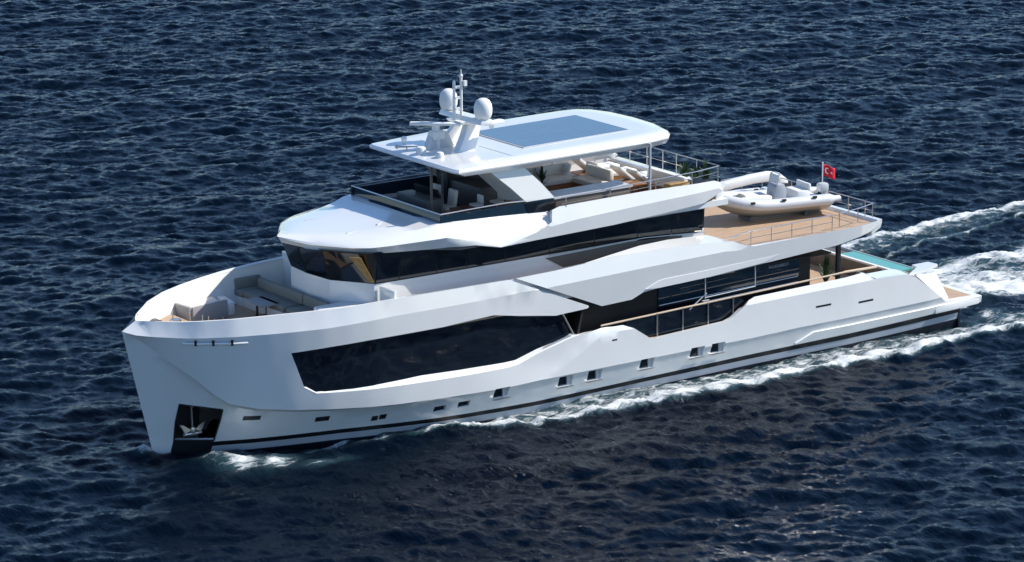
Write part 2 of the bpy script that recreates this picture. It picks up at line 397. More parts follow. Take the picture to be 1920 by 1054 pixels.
    n.links.new(n1.outputs[0], b2.inputs['Height']); n.links.new(b2.outputs[0], df.inputs['Normal'])
    ms = n.nodes.new('ShaderNodeMixShader'); n.links.new(ml.outputs[0], ms.inputs[0]); n.links.new(b.outputs[0], ms.inputs[1]); n.links.new(df.outputs[0], ms.inputs[2])
    n.links.new(ms.outputs[0], n.nodes['Material Output'].inputs[0])
    me.materials.append(m)
SEA_COL = (.0006, .0035, .0095, 1)
build_sea()

# ================================================================ YACHT
Y = empty('motor_yacht', 'large white three-deck motor yacht with dark windows cruising on the sea', 'yacht')
BK = [(0, 0), (.15, .25), (.3, .45), (.7, .92), (1.2, 1.36), (2, 2.02), (3, 2.66), (4, 3.08), (5, 3.42), (6, 3.68), (7, 3.84), (8, 3.94), (10, 3.97), (30, 3.97), (34, 3.85), (37.1, 3.5)]
ZK = [(0, 4.62), (.3, 4.53), (1.6, 4.48), (3.5, 4.53), (6.2, 4.56), (8.6, 4.65), (12.3, 4.65), (17.5, 4.72)]
ZC = [(0, 4.60), (.5, 4.28), (1.1, 3.69), (1.92, 2.96), (2.53, 2.33), (2.93, 2.02), (3.85, 1.79), (5, 1.65), (6.3, 1.54), (7.8, 1.42), (9, 1.36), (10.7, 1.3), (13.3, 1.22), (15, 1.26), (25, 1.28), (27.3, 1.33), (37.1, 1.35)]
BC = [(0, 0), (.5, .42), (1.1, .93), (1.92, 1.6), (2.53, 2.0), (2.93, 2.25), (3.85, 2.70), (5, 3.12), (6.3, 3.46), (7.8, 3.72), (9, 3.85), (10.7, 3.93), (13.3, 3.96), (30, 3.96), (34, 3.84), (37.1, 3.5)]
B0 = [(1.09, 0), (2, .72), (2.7, 1.2), (4, 1.85), (6, 2.55), (8, 3.0), (12, 3.4), (16, 3.55), (30, 3.6), (36, 3.35), (37.1, 3.3)]
BT = [(.55, 0), (.8, .48), (1.2, .93), (1.6, 1.35), (2, 1.75), (3, 2.42), (4, 2.84), (5, 3.2), (6, 3.5), (7, 3.72), (8, 3.84), (9, 3.88), (14, 3.87), (20, 3.87)]
ZT = [(0, 4.62), (.55, 4.93), (.8, 4.97), (1.6, 4.99), (2, 5.03), (3, 5.09), (4, 5.135), (5, 5.163), (7, 5.2), (8, 5.23), (9, 5.25), (13.72, 5.21), (20, 5.21)]
CS = [(0, 0), (.6, .0), (1.3, .07), (2.5, .10), (6, .09), (9, .06), (14, .03), (30, .02), (37, .02)]
def bh(x, z):
    x = max(0, x); zc, bc = I(x, ZC), I(x, BC)
    zk, bk = I(x, ZK), I(x, BK)
    if x < 17.8 and z > zk:
        zt = max(I(x, ZT), zk+.02); return bk+(I(x, BT)-bk)*min(1.2, (z-zk)/(zt-zk))
    if z >= zc:
        b = bc+(bk-bc)*max(0, (z-zc)/max(.05, zk-zc))**.85
        if x > 17.2:
            zl = 2.52+.012*(x-18)
            if z > zl: b -= min(1, (x-17.2)/.8)*.55*(z-zl)
        xl = 15.55+(z-1.3)*1.85            # shallow relief along the diagonal seam
        if 1.3 < z and 12 < x < xl: b -= .07*min(1, (z-1.3)/.5)*min(1, (xl-x)/.05)*min(1, (x-12)/3)
        return b
    if x < 1.09:
        zs = 4.62*(1-x/1.09); t = (z-zs)/max(.02, zc-zs); return max(0, bc*min(1, max(0, t))-I(x, CS)*min(1, (zc-z)/.10)*min(1, max(0, t)*3))
    b0 = I(x, B0); t = z/zc; st = I(x, CS)*min(1, (zc-z)/.10)
    return max(0, b0+(bc-b0)*(t**1.1)-st) if t >= 0 else max(0, b0+(bc-b0)*t*1.2-st)
stem = [(1.25, -.7), (1.09, 0), (.85, 1.02), (.5, 2.5), (.25, 3.56), (0, 4.62), (.55, 4.93)]
top = [(x, I(x, ZT)) for x in (.7, .9, 1.2, 1.6, 2, 2.5, 3, 4, 5, 6, 7, 8, 9, 11, 13.72)]
LED = [(5.35, 2.46), (5.8, 2.19), (7, 2.12), (8.1, 2.07), (10, 2.02), (12, 1.97), (13.6, 1.96), (14.1, 1.99), (15.05, 2.27), (16.5, 2.62), (16.9, 2.66)]
hull_out = stem+top+[(17.48, 3.62), (16.2, 3.58), (15.78, 3.56), (14.2, 3.80), (13.0, 4.02), (12, 3.99), (10.8, 3.93), (7.95, 3.92), (6.2, 3.86), (4.85, 3.78)]+LED+[
    (17.92, 2.74), (18.85, 2.72), (19.3, 2.55), (20.1, 2.02), (20.4, 2.0), (23.6, 2.12), (23.95, 2.22), (24.8, 2.76), (25.1, 2.84), (27.3, 2.88), (29.6, 2.92), (30.5, 2.97), (31.0, 2.68), (32.6, 2.62), (33.2, 2.42), (35.0, 1.10), (37.06, 1.0), (37.1, .93), (37.1, .72), (35.95, .62), (35.95, .0), (35.7, -.7)]
creaseC = [(x, I(x, ZC)) for x in (.25, .5, .8, 1.1, 1.5, 1.92, 2.2, 2.53, 2.93, 3.4, 3.85, 5, 6.3, 7.8, 9, 10.7, 13.3, 15, 20, 25, 27.3, 36.9)]
creaseK = [(x, I(x, ZK)) for x in (.12, .3, .7, 1.2, 1.6, 2.2, 3.5, 5, 6.2, 8.6, 12.3, 15.0)]
creaseW = [(18.4, 2.55), (19.2, 2.535)]
creaseR = [(15.63+(z-1.3)*1.85, z) for z in (1.34, 1.6, 1.9, 2.2, 2.5, 2.66)]
creaseR2 = [(q[0]-.055, q[1]) for q in creaseR]
creaseW2 = [(24.75, 2.6), (27, 2.628), (31, 2.676-.02)]
POCK = [(1.68, 1.92), (2.84, 1.76), (2.84, 1.3), (2.79, .5), (1.66, .5), (1.64, 1.2)]
def rect(x, z, w, h): return [(x, z), (x+w, z), (x+w, z+h), (x, z+h)]
big_ports = [(13.05, .83), (15.93, .79), (17.25, .80), (19.65, .86), (22.0, .92), (22.98, .93)]
small_ports = [(10.58, .70), (11.58, .72)]
PW, PH = .64, .42
holes = [rect(x, z, PW, PH) for x, z in big_ports]+[rect(x, z, .50, .24) for x, z in small_ports]+[POCK]
mb = MB(); panel(mb, hull_out, bh, .16, holes=holes, creases=[creaseC, [(q[0], q[1]-.1) for q in creaseC[3:]], creaseK, creaseW, creaseW2, creaseR, creaseR2], res=.3)
hl = mb.build('hull', WHITE, Y, angle=24, normals=False)
def on_line(co, L): return min(dist_seg(co.x, co.z, L[i], L[i+1]) for i in range(len(L)-1)) < .012
vv_ = hl.data.vertices
flags = [[on_line(v.co, L) for v in vv_] for L in (creaseK, creaseC, creaseW, creaseW2)]
for e in hl.data.edges:
    if any(f_[e.vertices[0]] and f_[e.vertices[1]] for f_ in flags): e.use_edge_sharp = True

# stripes just proud of the hull side
ST = [(2.4, .42), (3.2, .48), (6.2, .57), (7.7, .57), (10.8, .42), (14.8, .36), (19.7, .46), (22, .50), (25, .56), (31.7, .62), (35.94, .70)]
def strip(lo, hi, x0, x1, out):
    xs = [x0]+[x for x in np.arange(math.ceil(x0), x1, 1.0) if x > x0+.05]+[x1]
    P = [(x, lo(x)) for x in xs]+[(x, hi(x)) for x in reversed(xs)]
    return P, (lambda x, z: bh(x, z)+out)
f0 = lambda x: I(x, ST); f1 = lambda x: I(x, ST)-.17-.003*max(0, x-20); f2 = lambda x: f1(x)-.005; f3 = lambda x: f1(x)-.26
mb = MB(); P, bf = strip(f1, f0, 2.78, 35.94, .006); panel(mb, P, bf, .02, res=.4); mb.build('boot_stripe', BLACK, Y)
mb = MB(); P, bf = strip(f3, f2, 2.78, 35.7, .005); panel(mb, P, bf, .02, res=.4); mb.build('waterline_stripe', STRIPE, Y)
mb = MB(); P, bf = strip(lambda x: -.65, lambda x: f3(x)-.005, 2.9, 35.94, .005); panel(mb, P, (lambda x, z: bh(x, z)+.025), .02, res=.3, creases=[[(3.2, 0), (30, 0), (35.8, 0)]]); mb.build('underbody', NAVY, Y)
# transom face below the platform
mb = MB(); mb.box((35.9, 0, -.02), (.08, 6.9, 1.3)); mb.build('transom', NAVY, Y)
# long fender strake along the quarter
mb = MB(); P, bf = strip(lambda x: .62+.012*(x-27.2), lambda x: .66+.34*min(1, (x-27.2)/.5), 27.2, 37.05, .07)
panel(mb, P, bf, .12, res=.4); mb.build('rubbing_strake', WHITE2, Y)

# chamfered ledge under the saloon windows
for s in (-1, 1):
    mb = MB(); rows = []
    for x, z in LED:
        k = I(x, [(5.35, .1), (6.2, 1.0), (8, .85), (12, .55), (15, .5), (16.3, .35), (16.9, .02)]); b = bh(x, z)
        rows.append([(x, s*(b), z-.02), (x, s*(b-.02), z), (x, s*(b-.30), z+.36*k), (x, s*(b-.34), z+.36*k-.3)])
    mb.quadgrid(rows); mb.build('window_ledge', WHITE, Y)
# saloon window glass
wb = lambda x, z: bh(x, 3.0)-.20 if x < 20 else 3.7
def wbf(x, z): return I(x, [(4, 2.78), (5, 3.12), (6, 3.42), (7, 3.60), (8, 3.70), (20, 3.74)])-.02
for s in (-1, 1):
    mb = MB(); panel(mb, [(4.5, 3.98), (5.2, 2.25), (8, 2.0), (13.5, 1.9), (15, 2.2), (16.55, 2.72), (16.0, 3.72), (14.2, 4.05), (13, 4.2), (8, 4.15)], wbf, .04, res=.5, sides=(s,))
    gl = mb.build('saloon_window', GLASS, Y)
    mb = MB(); mb.tube([(16.12, s*3.80, 3.60), (16.62, s*3.82, 2.72)], .035); mb.tube([(15.3, s*3.80, 2.42), (16.62, s*3.82, 2.74)], .02)
    mb.build('window_frame', CHROME, gl)
# portholes
for i, (x, z) in enumerate(big_ports):
    for s in (-1, 1):
        b = bh(x+PW/2, z+PH/2)-.17
        mb = MB(); mb.box((x+PW*.36, s*b, z+PH/2), (PW*.74, .03, PH*1.0)); pt = mb.build('porthole', GLASS, Y)
        mb = MB(); mb.box((x+PW*.86, s*(b+.05), z+PH/2), (PW*.28, .06, PH*1.02)); mb.build('porthole_frame', GREYW, pt)
        mb = MB(); mb.box((x+PW*.5, s*(b+.165), z-.02), (PW*1.12, .05, .03)); mb.build('sill', CHROME, pt)
for x, z in small_ports:
    for s in (-1, 1):
        mb = MB(); mb.box((x+.25, s*(bh(x+.25, z+.1)-.12), z+.12), (.56, .03, .32)); mb.build('porthole', GLASS, Y)
# flush vents forward and slots in the quarter
def slot(name, x, z, w, h, mt, tilt=0, par=Y):
    for s in (-1, 1):
        mb = MB(); panel(mb, [(x, z), (x+w, z+tilt), (x+w, z+h+tilt), (x, z+h)], lambda X_, Z_: bh(X_, Z_)+.008, .02, res=.3, sides=(s,)); mb.build(name, mt, par)
slot('hull_vent', 3.50, 1.30, .55, .17, STEELD); slot('hull_vent', 5.95, 1.02, .5, .19, STEELD)
slot('hull_vent', 8.08, .76, .24, .2, BLACK); slot('hull_vent', 8.38, .78, .27, .2, BLACK)
slot('quarter_vent', 28.05, 1.98, .75, .07, BLACK, .0); slot('quarter_vent', 30.2, 1.83, .75, .07, BLACK, .0)
slot('scupper', 18.3, 2.22, .22, .05, BLACK)
# mooring fairlead recess under the bow knuckle
for s in (-1, 1):
    mb = MB(); panel(mb, [(1.45, 4.26), (3.5, 4.29), (3.4, 4.40), (1.6, 4.38)], lambda x, z: bh(x, z)+.006, .02, res=.25, sides=(s,))
    fl = mb.build('fairlead_plate', GREYW, Y)
    mb = MB(); mb.tube([(x, s*(bh(x, 4.27)+.03), 4.28) for x in (1.5, 1.9, 2.4, 2.9, 3.4)], .032, 8); mb.build('fairlead_glint_bar', GLINTW, fl)  # white bar added to catch sun, standing for the polished plate's shine
    mb = MB()
    for x in (1.85, 2.35, 2.9): mb.cyl((x, s*(bh(x, 4.3)+.03), 4.22), (x, s*(bh(x, 4.3)+.03), 4.42), .045)
    mb.build('fairlead_roller', BLACK, fl)
# anchor pocket
for s in (-1, 1):
    mb = MB()
    def pk(x, z): return bh(x, z)-.14
    mb.prism([(x, z) for x, z in POCK], s*.25, s*.30, 'y')
    mb.build('anchor_pocket', DARK, Y)
    mb = MB(); panel(mb, [(1.58, -.15), (2.74, -.15), (2.79, .50), (1.64, .50)], lambda x, z: bh(x, z)+.012, .05, res=.2, sides=(s,)); mb.build('chafe_plate', STEELD, Y)
    mb = MB(); 
    for q in range(len(POCK)):
        A, B = POCK[q], POCK[(q+1) % len(POCK)]
        mb.tube([(A[0], s*(bh(*A)+.0), A[1]), (B[0], s*(bh(*B)+.0), B[1])], .03, 6)
    mb.build('pocket_rim', STEELD, Y)
def anchor(s):
    x, z = 2.22, 1.0; y = bh(x, z)-.25
    A = empty('anchor', 'polished steel anchor stowed in the dark pocket in the %s bow' % ('port' if s < 0 else 'starboard'), 'anchor', (x, s*y, z), 0, 'anchors in the bow pockets'); A.scale = (1.15, 1.15, 1.15)
    mb = MB(); mb.cyl((0, 0, -.1), (-.02, 0, .62), .035); mb.ball((0, 0, .64), .06); mb.build('shank', CHROME, A)
    for k in (-1, 1):
        mb = MB(); mb.prism([(k*.06, -.1), (k*.28, -.18), (k*.46, .12), (k*.34, .10), (k*.2, .0)], -.05, .05, 'y'); mb.build('fluke', CHROME, A)
    mb = MB(); mb.cyl((-.3, 0, -.22), (.3, 0, -.22), .07); mb.box((0, 0, -.12), (.16, .14, .2), bev=.02); mb.build('crown', CHROME, A)
anchor(-1); anchor(1)

# ---------------------------------------------------------------- decks
def deck(name, z, x0, x1, bfun, mt, th=.06, par=Y, step=.5):
    mb = MB(); xs = list(np.arange(x0, x1, step))+[x1]
    rt = [[(x, -bfun(x), z), (x, bfun(x), z), (x, bfun(x), z-th), (x, -bfun(x), z-th), (x, -bfun(x), z)] for x in xs]
    mb.quadgrid(rt)
    for e in (rt[0], rt[-1]): mb.bm.faces.new([mb.bm.verts.new(q) for q in e[:4]])
    bmesh.ops.remove_doubles(mb.bm, verts=mb.bm.verts[:], dist=1e-5)
    return mb.build(name, mt, par)
deck('foredeck', 3.93, 1.2, 14.0, lambda x: max(.05, I(x, BT)-.10), TEAK)
deck('bow_platform', 4.30, 1.05, 3.2, lambda x: max(.05, min(bh(x, 4.3), I(x, BT))-.20), TEAK, .3, step=.25)
for s in (-1, 1):
    mb = MB(); rows = []
    for x in (.95, 1.1, 1.3, 1.6, 2, 2.5, 3, 3.5, 4, 5, 6, 7, 8, 8.8):
        b = I(x, BT); zt = I(x, ZT); k = min(1, b/1.2)
        rows.append([(x+.02, s*(b-.02), zt-.005), (x+.05, s*(b-.13*k), zt-.012), (x+.06, s*(b-.19*k), zt-.3), (x+.10, s*max(.02, b-.36*k), 3.96)])
    mb.quadgrid(rows); mb.build('bulwark_liner', LINER, Y)
deck('side_deck_floor', 1.72, 15.5, 29.0, lambda x: 3.8, TEAK)
deck('aft_deck', 1.80, 29.0, 32.9, lambda x: 3.72, TEAK)
deck('upper_side_deck', 4.42, 14.0, 24.2, lambda x: 3.75, TEAK, .5)
# bulkhead closing the side deck forwards
mb = MB()
for s in (-1, 1): mb.box((16.9, s*3.35, 2.7), (.1, .8, 2.1), ry=R(14))
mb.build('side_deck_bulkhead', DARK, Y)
# main deck house walls behind the side decks
for s in (-1, 1):
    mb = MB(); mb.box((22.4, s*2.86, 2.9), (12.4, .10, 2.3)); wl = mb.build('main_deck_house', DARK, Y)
    mb = MB(); mb.box((24.6, s*2.935, 3.33), (6.8, .03, .85)); g_ = mb.build('side_window', GLASSB, wl)
    mb = MB(); mb.box((24.6, s*2.935, 2.3), (6.8, .03, 1.05)); g_ = mb.build('side_window', GLASS, wl)
    mb = MB(); mb.tube([(21.2, s*3.0, 2.92), (27.9, s*3.0, 3.06)], .022); mb.tube([(23.4, s*3.0, 2.74), (27.9, s*3.0, 2.85)], .022)
    mb.build('grab_rail', CHROME, wl)
    mb = MB(); mb.tube([(25.2, s*3.75, 4.0), (25.2, s*3.75, 3.2)], .022); mb.tube([(22.8, s*3.75, 3.95), (22.8, s*3.75, 3.1)], .022)
    mb.tube([(22.8, s*3.75, 3.14), (25.2, s*3.75, 3.22)], .02); mb.tube([(22.1, s*3.7, 2.78), (22.9, s*3.72, 3.3)], .022)
    mb.box((22.95, s*3.6, 2.82), (.32, .1, .34)); mb.build('boarding_gate', GREYW, wl)
mb = MB(); mb.box((28.6, 0, 2.9), (.06, 5.6, 2.3)); mb.build('saloon_door', GLASS, Y)
# faint builder's lettering on the side window
def text(body, size, loc, rot, mt, par, name='lettering', ext=.004):
    cu = bpy.data.curves.new(name, 'FONT'); cu.body = body; cu.size = size; cu.extrude = ext; cu.align_x = 'CENTER'; cu.align_y = 'CENTER'
    t = bpy.data.objects.new('tmp', cu); me = bpy.data.meshes.new_from_object(t); bpy.data.objects.remove(t); bpy.data.curves.remove(cu)
    me.materials.clear(); me.materials.append(mt); o = bpy.data.objects.new(name, me); COL.objects.link(o); o.location = loc; o.rotation_euler = rot; o.parent = par; return o
text("NO:DARROT", .17, (27.0, -2.965, 3.60), (R(90), 0, 0), LETTER, Y)

# side deck railing in the bulwark cut-out
for s in (-1, 1):
    H = [(17.95, s*3.72, 2.80), (20.5, s*3.72, 2.86), (24, s*3.72, 2.95), (27.5, s*3.72, 3.04), (29.7, s*3.70, 3.10)]
    mb = MB(); mb.tube(H, .038, 8); rl = mb.build('handrail', RAILW, Y)
    mb = MB()
    for x in (20.55, 21.75, 22.95, 24.15): mb.cyl((x, s*3.74, 2.0), (x, s*3.74, 2.88+.026*(x-20.5)), .03)
    mb.build('stanchion', CHROME, rl)
    mb = MB(); mb.prism([(19.1, 2.6), (20.2, 2.06), (23.6, 2.16), (24.7, 2.72), (24.5, 2.9), (19.1, 2.78)], s*3.70, s*3.715, 'y'); mb.build('glass_balustrade', GLASS, rl)

# ---------------------------------------------------------------- upper deck fascia (port and starboard)
def bfa(x, z):
    zc = I(x, [(14, 4.68), (15.7, 4.69), (20.2, 4.79), (23.6, 4.88), (31.5, 4.87)])
    e = I(x, [(14, 3.97), (29, 3.97), (30.3, 3.93), (31.5, 3.66)])
    return e-(.20*(z-zc) if z > zc else .12*(zc-z))
FA = [(14.05, 5.21), (15.76, 5.24), (18.29, 5.37), (20.87, 5.35), (22.63, 5.28), (23.98, 5.18), (24.5, 4.96), (24.9, 4.86), (27.3, 4.88), (31.37, 4.90), (31.5, 4.76), (30.95, 4.56), (29.13, 4.29), (25.29, 4.08), (23.0, 3.94), (20.5, 3.88), (20.35, 3.87), (19.8, 3.82), (19.3, 3.62), (17.92, 3.58)]
mb = MB(); panel(mb, FA, bfa, .14, creases=[[(15.7, 4.69), (18, 4.74), (20.2, 4.79), (23.6, 4.88-.03)]], res=.35); mb.build('upper_deck_fascia', WHITE, Y, angle=5, normals=False)
# stepped lower lip of the fascia
for s in (-1, 1):
    mb = MB(); panel(mb, [(19.9, 3.93), (20.45, 4.16), (20.7, 4.2), (23, 4.24), (25.6, 4.33), (26.3, 4.36), (25.5, 4.13), (23, 3.97), (20.5, 3.90)], lambda x, z: bfa(x, z)+.05-.1*(z-3.9), .05, res=.4, sides=(s,)); mb.build('fascia_lip', WHITE, Y)
# slanting gap between bow section and fascia
mb = MB()
for s in (-1, 1): mb.prism([(13.6, 5.15), (14.3, 5.15), (18.1, 3.60), (17.3, 3.62)], s*3.70, s*3.76, 'y')
mb.build('slanted_vent', GREYW, Y)
for s in (-1, 1):
    mb = MB(); mb.prism([(16.2, 4.1), (16.75, 4.1), (18.05, 3.58), (17.4, 3.62)], s*3.77, s*3.78, 'y'); mb.build('vent_grille', BLACK, Y)
# broad sloping shoulder along the walkway
for s in (-1, 1):
    mb = MB(); rows = []
    for x, zo, wd in ((17.2, 5.30, .05), (18.3, 5.37, .15), (20, 5.35, .5), (21.5, 5.32, .75), (23.4, 5.22, .85), (24.4, 4.98, .7), (24.9, 4.86, .25)):
        b = bfa(x, zo)-.02; rows.append([(x, s*b, zo), (x, s*(b-wd), zo+.12*min(1, wd/.5)*(1 if x < 24 else .3)), (x, s*(b-wd-.02), zo-.7)])
    mb.quadgrid(rows); mb.build('walkway_shoulder', WHITE, Y)
# boat deck
def bdk(x): return I(x, [(23, 3.74), (29, 3.76), (30.5, 3.68), (31.3, 3.50), (31.45, 3.3)])
deck('boat_deck', 4.80, 23.2, 31.35, bdk, TEAK, .05)
deck('boat_deck_ceiling', 4.60, 18.0, 31.2, lambda x: bdk(x)-.05, WHITE2, .12)
mb = MB(); mb.prism([(31.1, 4.35), (31.55, 4.60), (31.62, 4.78), (31.62, 4.92), (31.40, 4.92), (31.33, 4.80), (31.1, 4.7)], -3.60, 3.60, 'y'); mb.build('boat_deck_aft_edge', WHITE, Y)
# roof over the side decks
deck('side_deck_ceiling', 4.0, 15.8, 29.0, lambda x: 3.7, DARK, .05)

# boat deck rails
def rail(name, pts, posts, r=.022, drop=.55, mt=CHROME, mid=True, par=Y, pr=.018):
    mb = MB(); mb.tube(pts, r, 8); o = mb.build(name, mt, par)
    if mid:
        mb = MB(); mb.tube([(q[0], q[1], q[2]-drop*.5) for q in pts], r*.6, 6); mb.build('mid_rail', mt, o)
    mb = MB()
    for q in posts: mb.cyl((q[0], q[1], q[2]-drop), q, pr, seg=8)
    mb.build('post', mt, o); return o
for s in (-1, 1):
    zr = lambda x: 5.30+.02*(x-24)
    P = [(23.9, s*3.72, 5.28), (25, s*3.72, 5.40), (27, s*3.72, 5.42), (29, s*3.70, 5.46)]
    rail('boat_deck_rail', P, [(x, s*3.71, 5.41) for x in (25.0, 26.0, 27.0, 28.0, 29.0)], mid=True)
    P2 = [(29.4, s*3.66, 5.46), (30.4, s*3.58, 5.5), (31.3, s*3.40, 5.55)]
    rail('boat_deck_rail', P2, [P2[0], P2[1], P2[2]], mid=False)
rail('boat_deck_aft_rail', [(31.35, 3.4, 5.55), (31.35, -3.4, 5.55)], [(31.35, y, 5.55) for y in (2.8, 1.6, .5, -.7, -1.9, -2.9)], drop=.65)
# pillars under the boat deck overhang
for s in (-1, 1):
    mb = MB(); mb.box((30.1, s*2.8, 3.3), (.2, .12, 2.85), bev=.02); mb.build('pillar', STEELD, Y)

# ---------------------------------------------------------------- stern
mb = MB(); 
plat = [(34.4, -3.72), (35.5, -3.66), (36.9, -3.5), (37.1, -3.3), (37.15, 0), (37.1, 3.3), (36.9, 3.5), (35.5, 3.66), (34.4, 3.72)]
mb.prism(plat, .70, 1.0); mb.build('swim_platform', WHITE, Y, bevel=.02)
mb = MB(); mb.prism([(34.6, -3.35), (36.75, -3.2), (36.8, 0), (36.75, 3.2), (34.6, 3.35)], 1.004, 1.02); mb.build('platform_teak', TEAK, Y)
# raised quarters and transom
for s in (-1, 1):
    mb = MB(); rows = []
    for x, zt, bi in ((30.6, 2.9, 3.30), (31.2, 2.66, 3.2), (32.6, 2.63, 3.1), (33.3, 2.44, 3.0), (35.0, 1.12, 3.0)):
        b = bh(x, zt)-.04; rows.append([(x, s*b, zt-.02), (x, s*bi, zt+.05), (x, s*bi, 1.0)])
    mb.quadgrid(rows); mb.build('quarter_shoulder', WHITE, Y)
    mb = MB()
    A = [(33.25, s*3.70, 2.40), (34.95, s*3.05, 2.2), (34.95, s*3.05, 1.0), (33.25, s*3.70, 1.0)]
    B = [(35.0, s*3.60, 1.03), (35.7, s*3.0, 1.03)]
    V = [mb.bm.verts.new(q) for q in A+B]
    mb.bm.faces.new((V[0], V[1], V[5], V[4])); mb.bm.faces.new((V[1], V[2], V[5])); mb.bm.faces.new((V[0], V[4], V[3])); mb.bm.faces.new((V[2], V[3], V[4], V[5])); mb.bm.faces.new((V[0], V[3], V[2], V[1]))
    mb.build('transom_wing', WHITE, Y)
    mb = MB()
    for k in range(6): mb.box((34.15+.25*k, s*2.25, 2.2-.22*k-.6), (.3, .8, 1.2))
    mb.build('transom_stairs', WHITE2, Y)
mb = MB(); mb.box((34.0, 0, 1.65), (.3, 4.0, 1.3)); mb.build('transom_bulkhead', WHITE, Y)
for s in (-1, 1):
    mb = MB(); mb.prism([(33.1, s*3.6), (34.2, s*3.42), (35.0, s*3.1), (34.95, s*2.6), (34.1, s*2.6), (34.0, s*3.0)], 2.42, 2.53); mb.build('transom_cap', WHITE, Y)
# plunge pool with turquoise water
mb = MB(); mb.prism([(32.9, -3.0), (33.9, -3.0), (33.9, 2.9), (32.9, 2.9)], 1.7, 2.42); mb.build('pool_tank', BRONZE, Y)
pl = MB(); pl.prism([(33.08, -2.95), (33.83, -2.95), (33.83, .6), (33.08, .6)], 2.425, 2.50); pl = pl.build('pool', POOL, Y)
mb = MB(); mb.box((33.0, 0, 2.45), (.14, 5.9, .1)); mb.build('pool_coping', WHITE2, pl)
mb = MB(); mb.box((33.86, 0, 2.46), (.05, 5.8, .12)); mb.build('pool_glass', GREYW, pl)
# aft deck handrail, sofa
mb = MB()
for s in (-1, 1): mb.tube([(29.7, s*3.62, 3.08), (31.5, s*3.45, 3.0)], .05)
mb.build('aft_handrail', RAILW, Y)
mb = MB(); mb.box((29.6, .2, 2.15), (.9, 2.6, .5), bev=.06); sf = mb.build('aft_sofa', CREAM, Y)
mb = MB(); mb.box((29.2, .2, 2.6), (.25, 2.6, .6), bev=.06); mb.build('backrest', CREAM, sf)

# ---------------------------------------------------------------- wheelhouse deck
HP = [(7.60, 0), (7.72, 1.30), (8.68, 2.76), (10, 2.8), (23.45, 2.8)]
def house(zlo, zhi, off0, off1, name, mt, close_back=True, pts=HP):
    mb = MB(); ring0 = []; ring1 = []
    full = [(x, -y) for x, y in reversed(pts)]+pts[1:]
    def offp(x, y, o):
        if x < 8.7: return (x-o, y+(0 if abs(y) < .1 else math.copysign(o*.35, y)))
        return (x, y+math.copysign(o*.2, y))
    lo = [(*offp(x, y, off0), zlo) for x, y in full]; hi = [(*offp(x, y, off1), zhi) for x, y in full]
    mb.quadgrid([lo, hi])
    f = [mb.bm.verts.new(q) for q in hi]; mb.bm.faces.new(f)
    f = [mb.bm.verts.new(q) for q in (lo[0], hi[0], hi[-1], lo[-1])]; mb.bm.faces.new(f)
    bmesh.ops.remove_doubles(mb.bm, verts=mb.bm.verts[:], dist=1e-4)
    return mb.build(name, mt, Y, angle=20)
house(3.85, 5.58, .0, .0, 'upper_deck_house', WHITE)
# the band of dark windows, each pane proud of a black backing
house(5.57, 6.75, -.02, .37, 'window_band', BLACK)
def pane(A, B, z0, z1, o0, o1, name='wheelhouse_window', mt=GLASS, gap=.03, out=.012):
    (x0, y0), (x1, y1) = A, B; d = Vector((x1-x0, y1-y0, 0)); L = d.length; d.normalize(); n = Vector((d.y, -d.x, 0))
    if n.dot(Vector(((x0+x1)/2-15, (y0+y1)/2, 0))) < 0: n = -n
    def offp(x, y, o):
        if x < 8.7: return Vector((x-o, y+(0 if abs(y) < .1 else math.copysign(o*.35, y)), 0))
        return Vector((x, y+math.copysign(o*.2, y), 0))
    q = [offp(x0, y0, o0)+d*gap, offp(x1, y1, o0)-d*gap, offp(x1, y1, o1)-d*gap, offp(x0, y0, o1)+d*gap]
    zz = [z0, z0, z1, z1]; mb = MB()
    F0 = [Vector((v.x, v.y, z))+n*out for v, z in zip(q, zz)]; F1 = [v-n*.02 for v in F0]
    a_ = [mb.bm.verts.new(v) for v in F0]; b_ = [mb.bm.verts.new(v) for v in F1]
    mb.bm.faces.new(a_); mb.bm.faces.new(b_)
    for i in range(4): mb.bm.faces.new((a_[i], a_[(i+1) % 4], b_[(i+1) % 4], b_[i]))
    return mb.build(name, mt, Y)
Z0, Z1 = 5.62, 6.72; k0, k1 = -.0, .36
pane((7.72, -1.30), (7.60, 0), Z0, Z1, k0, k1); pane((7.60, 0), (7.72, 1.30), Z0, Z1, k0, k1)
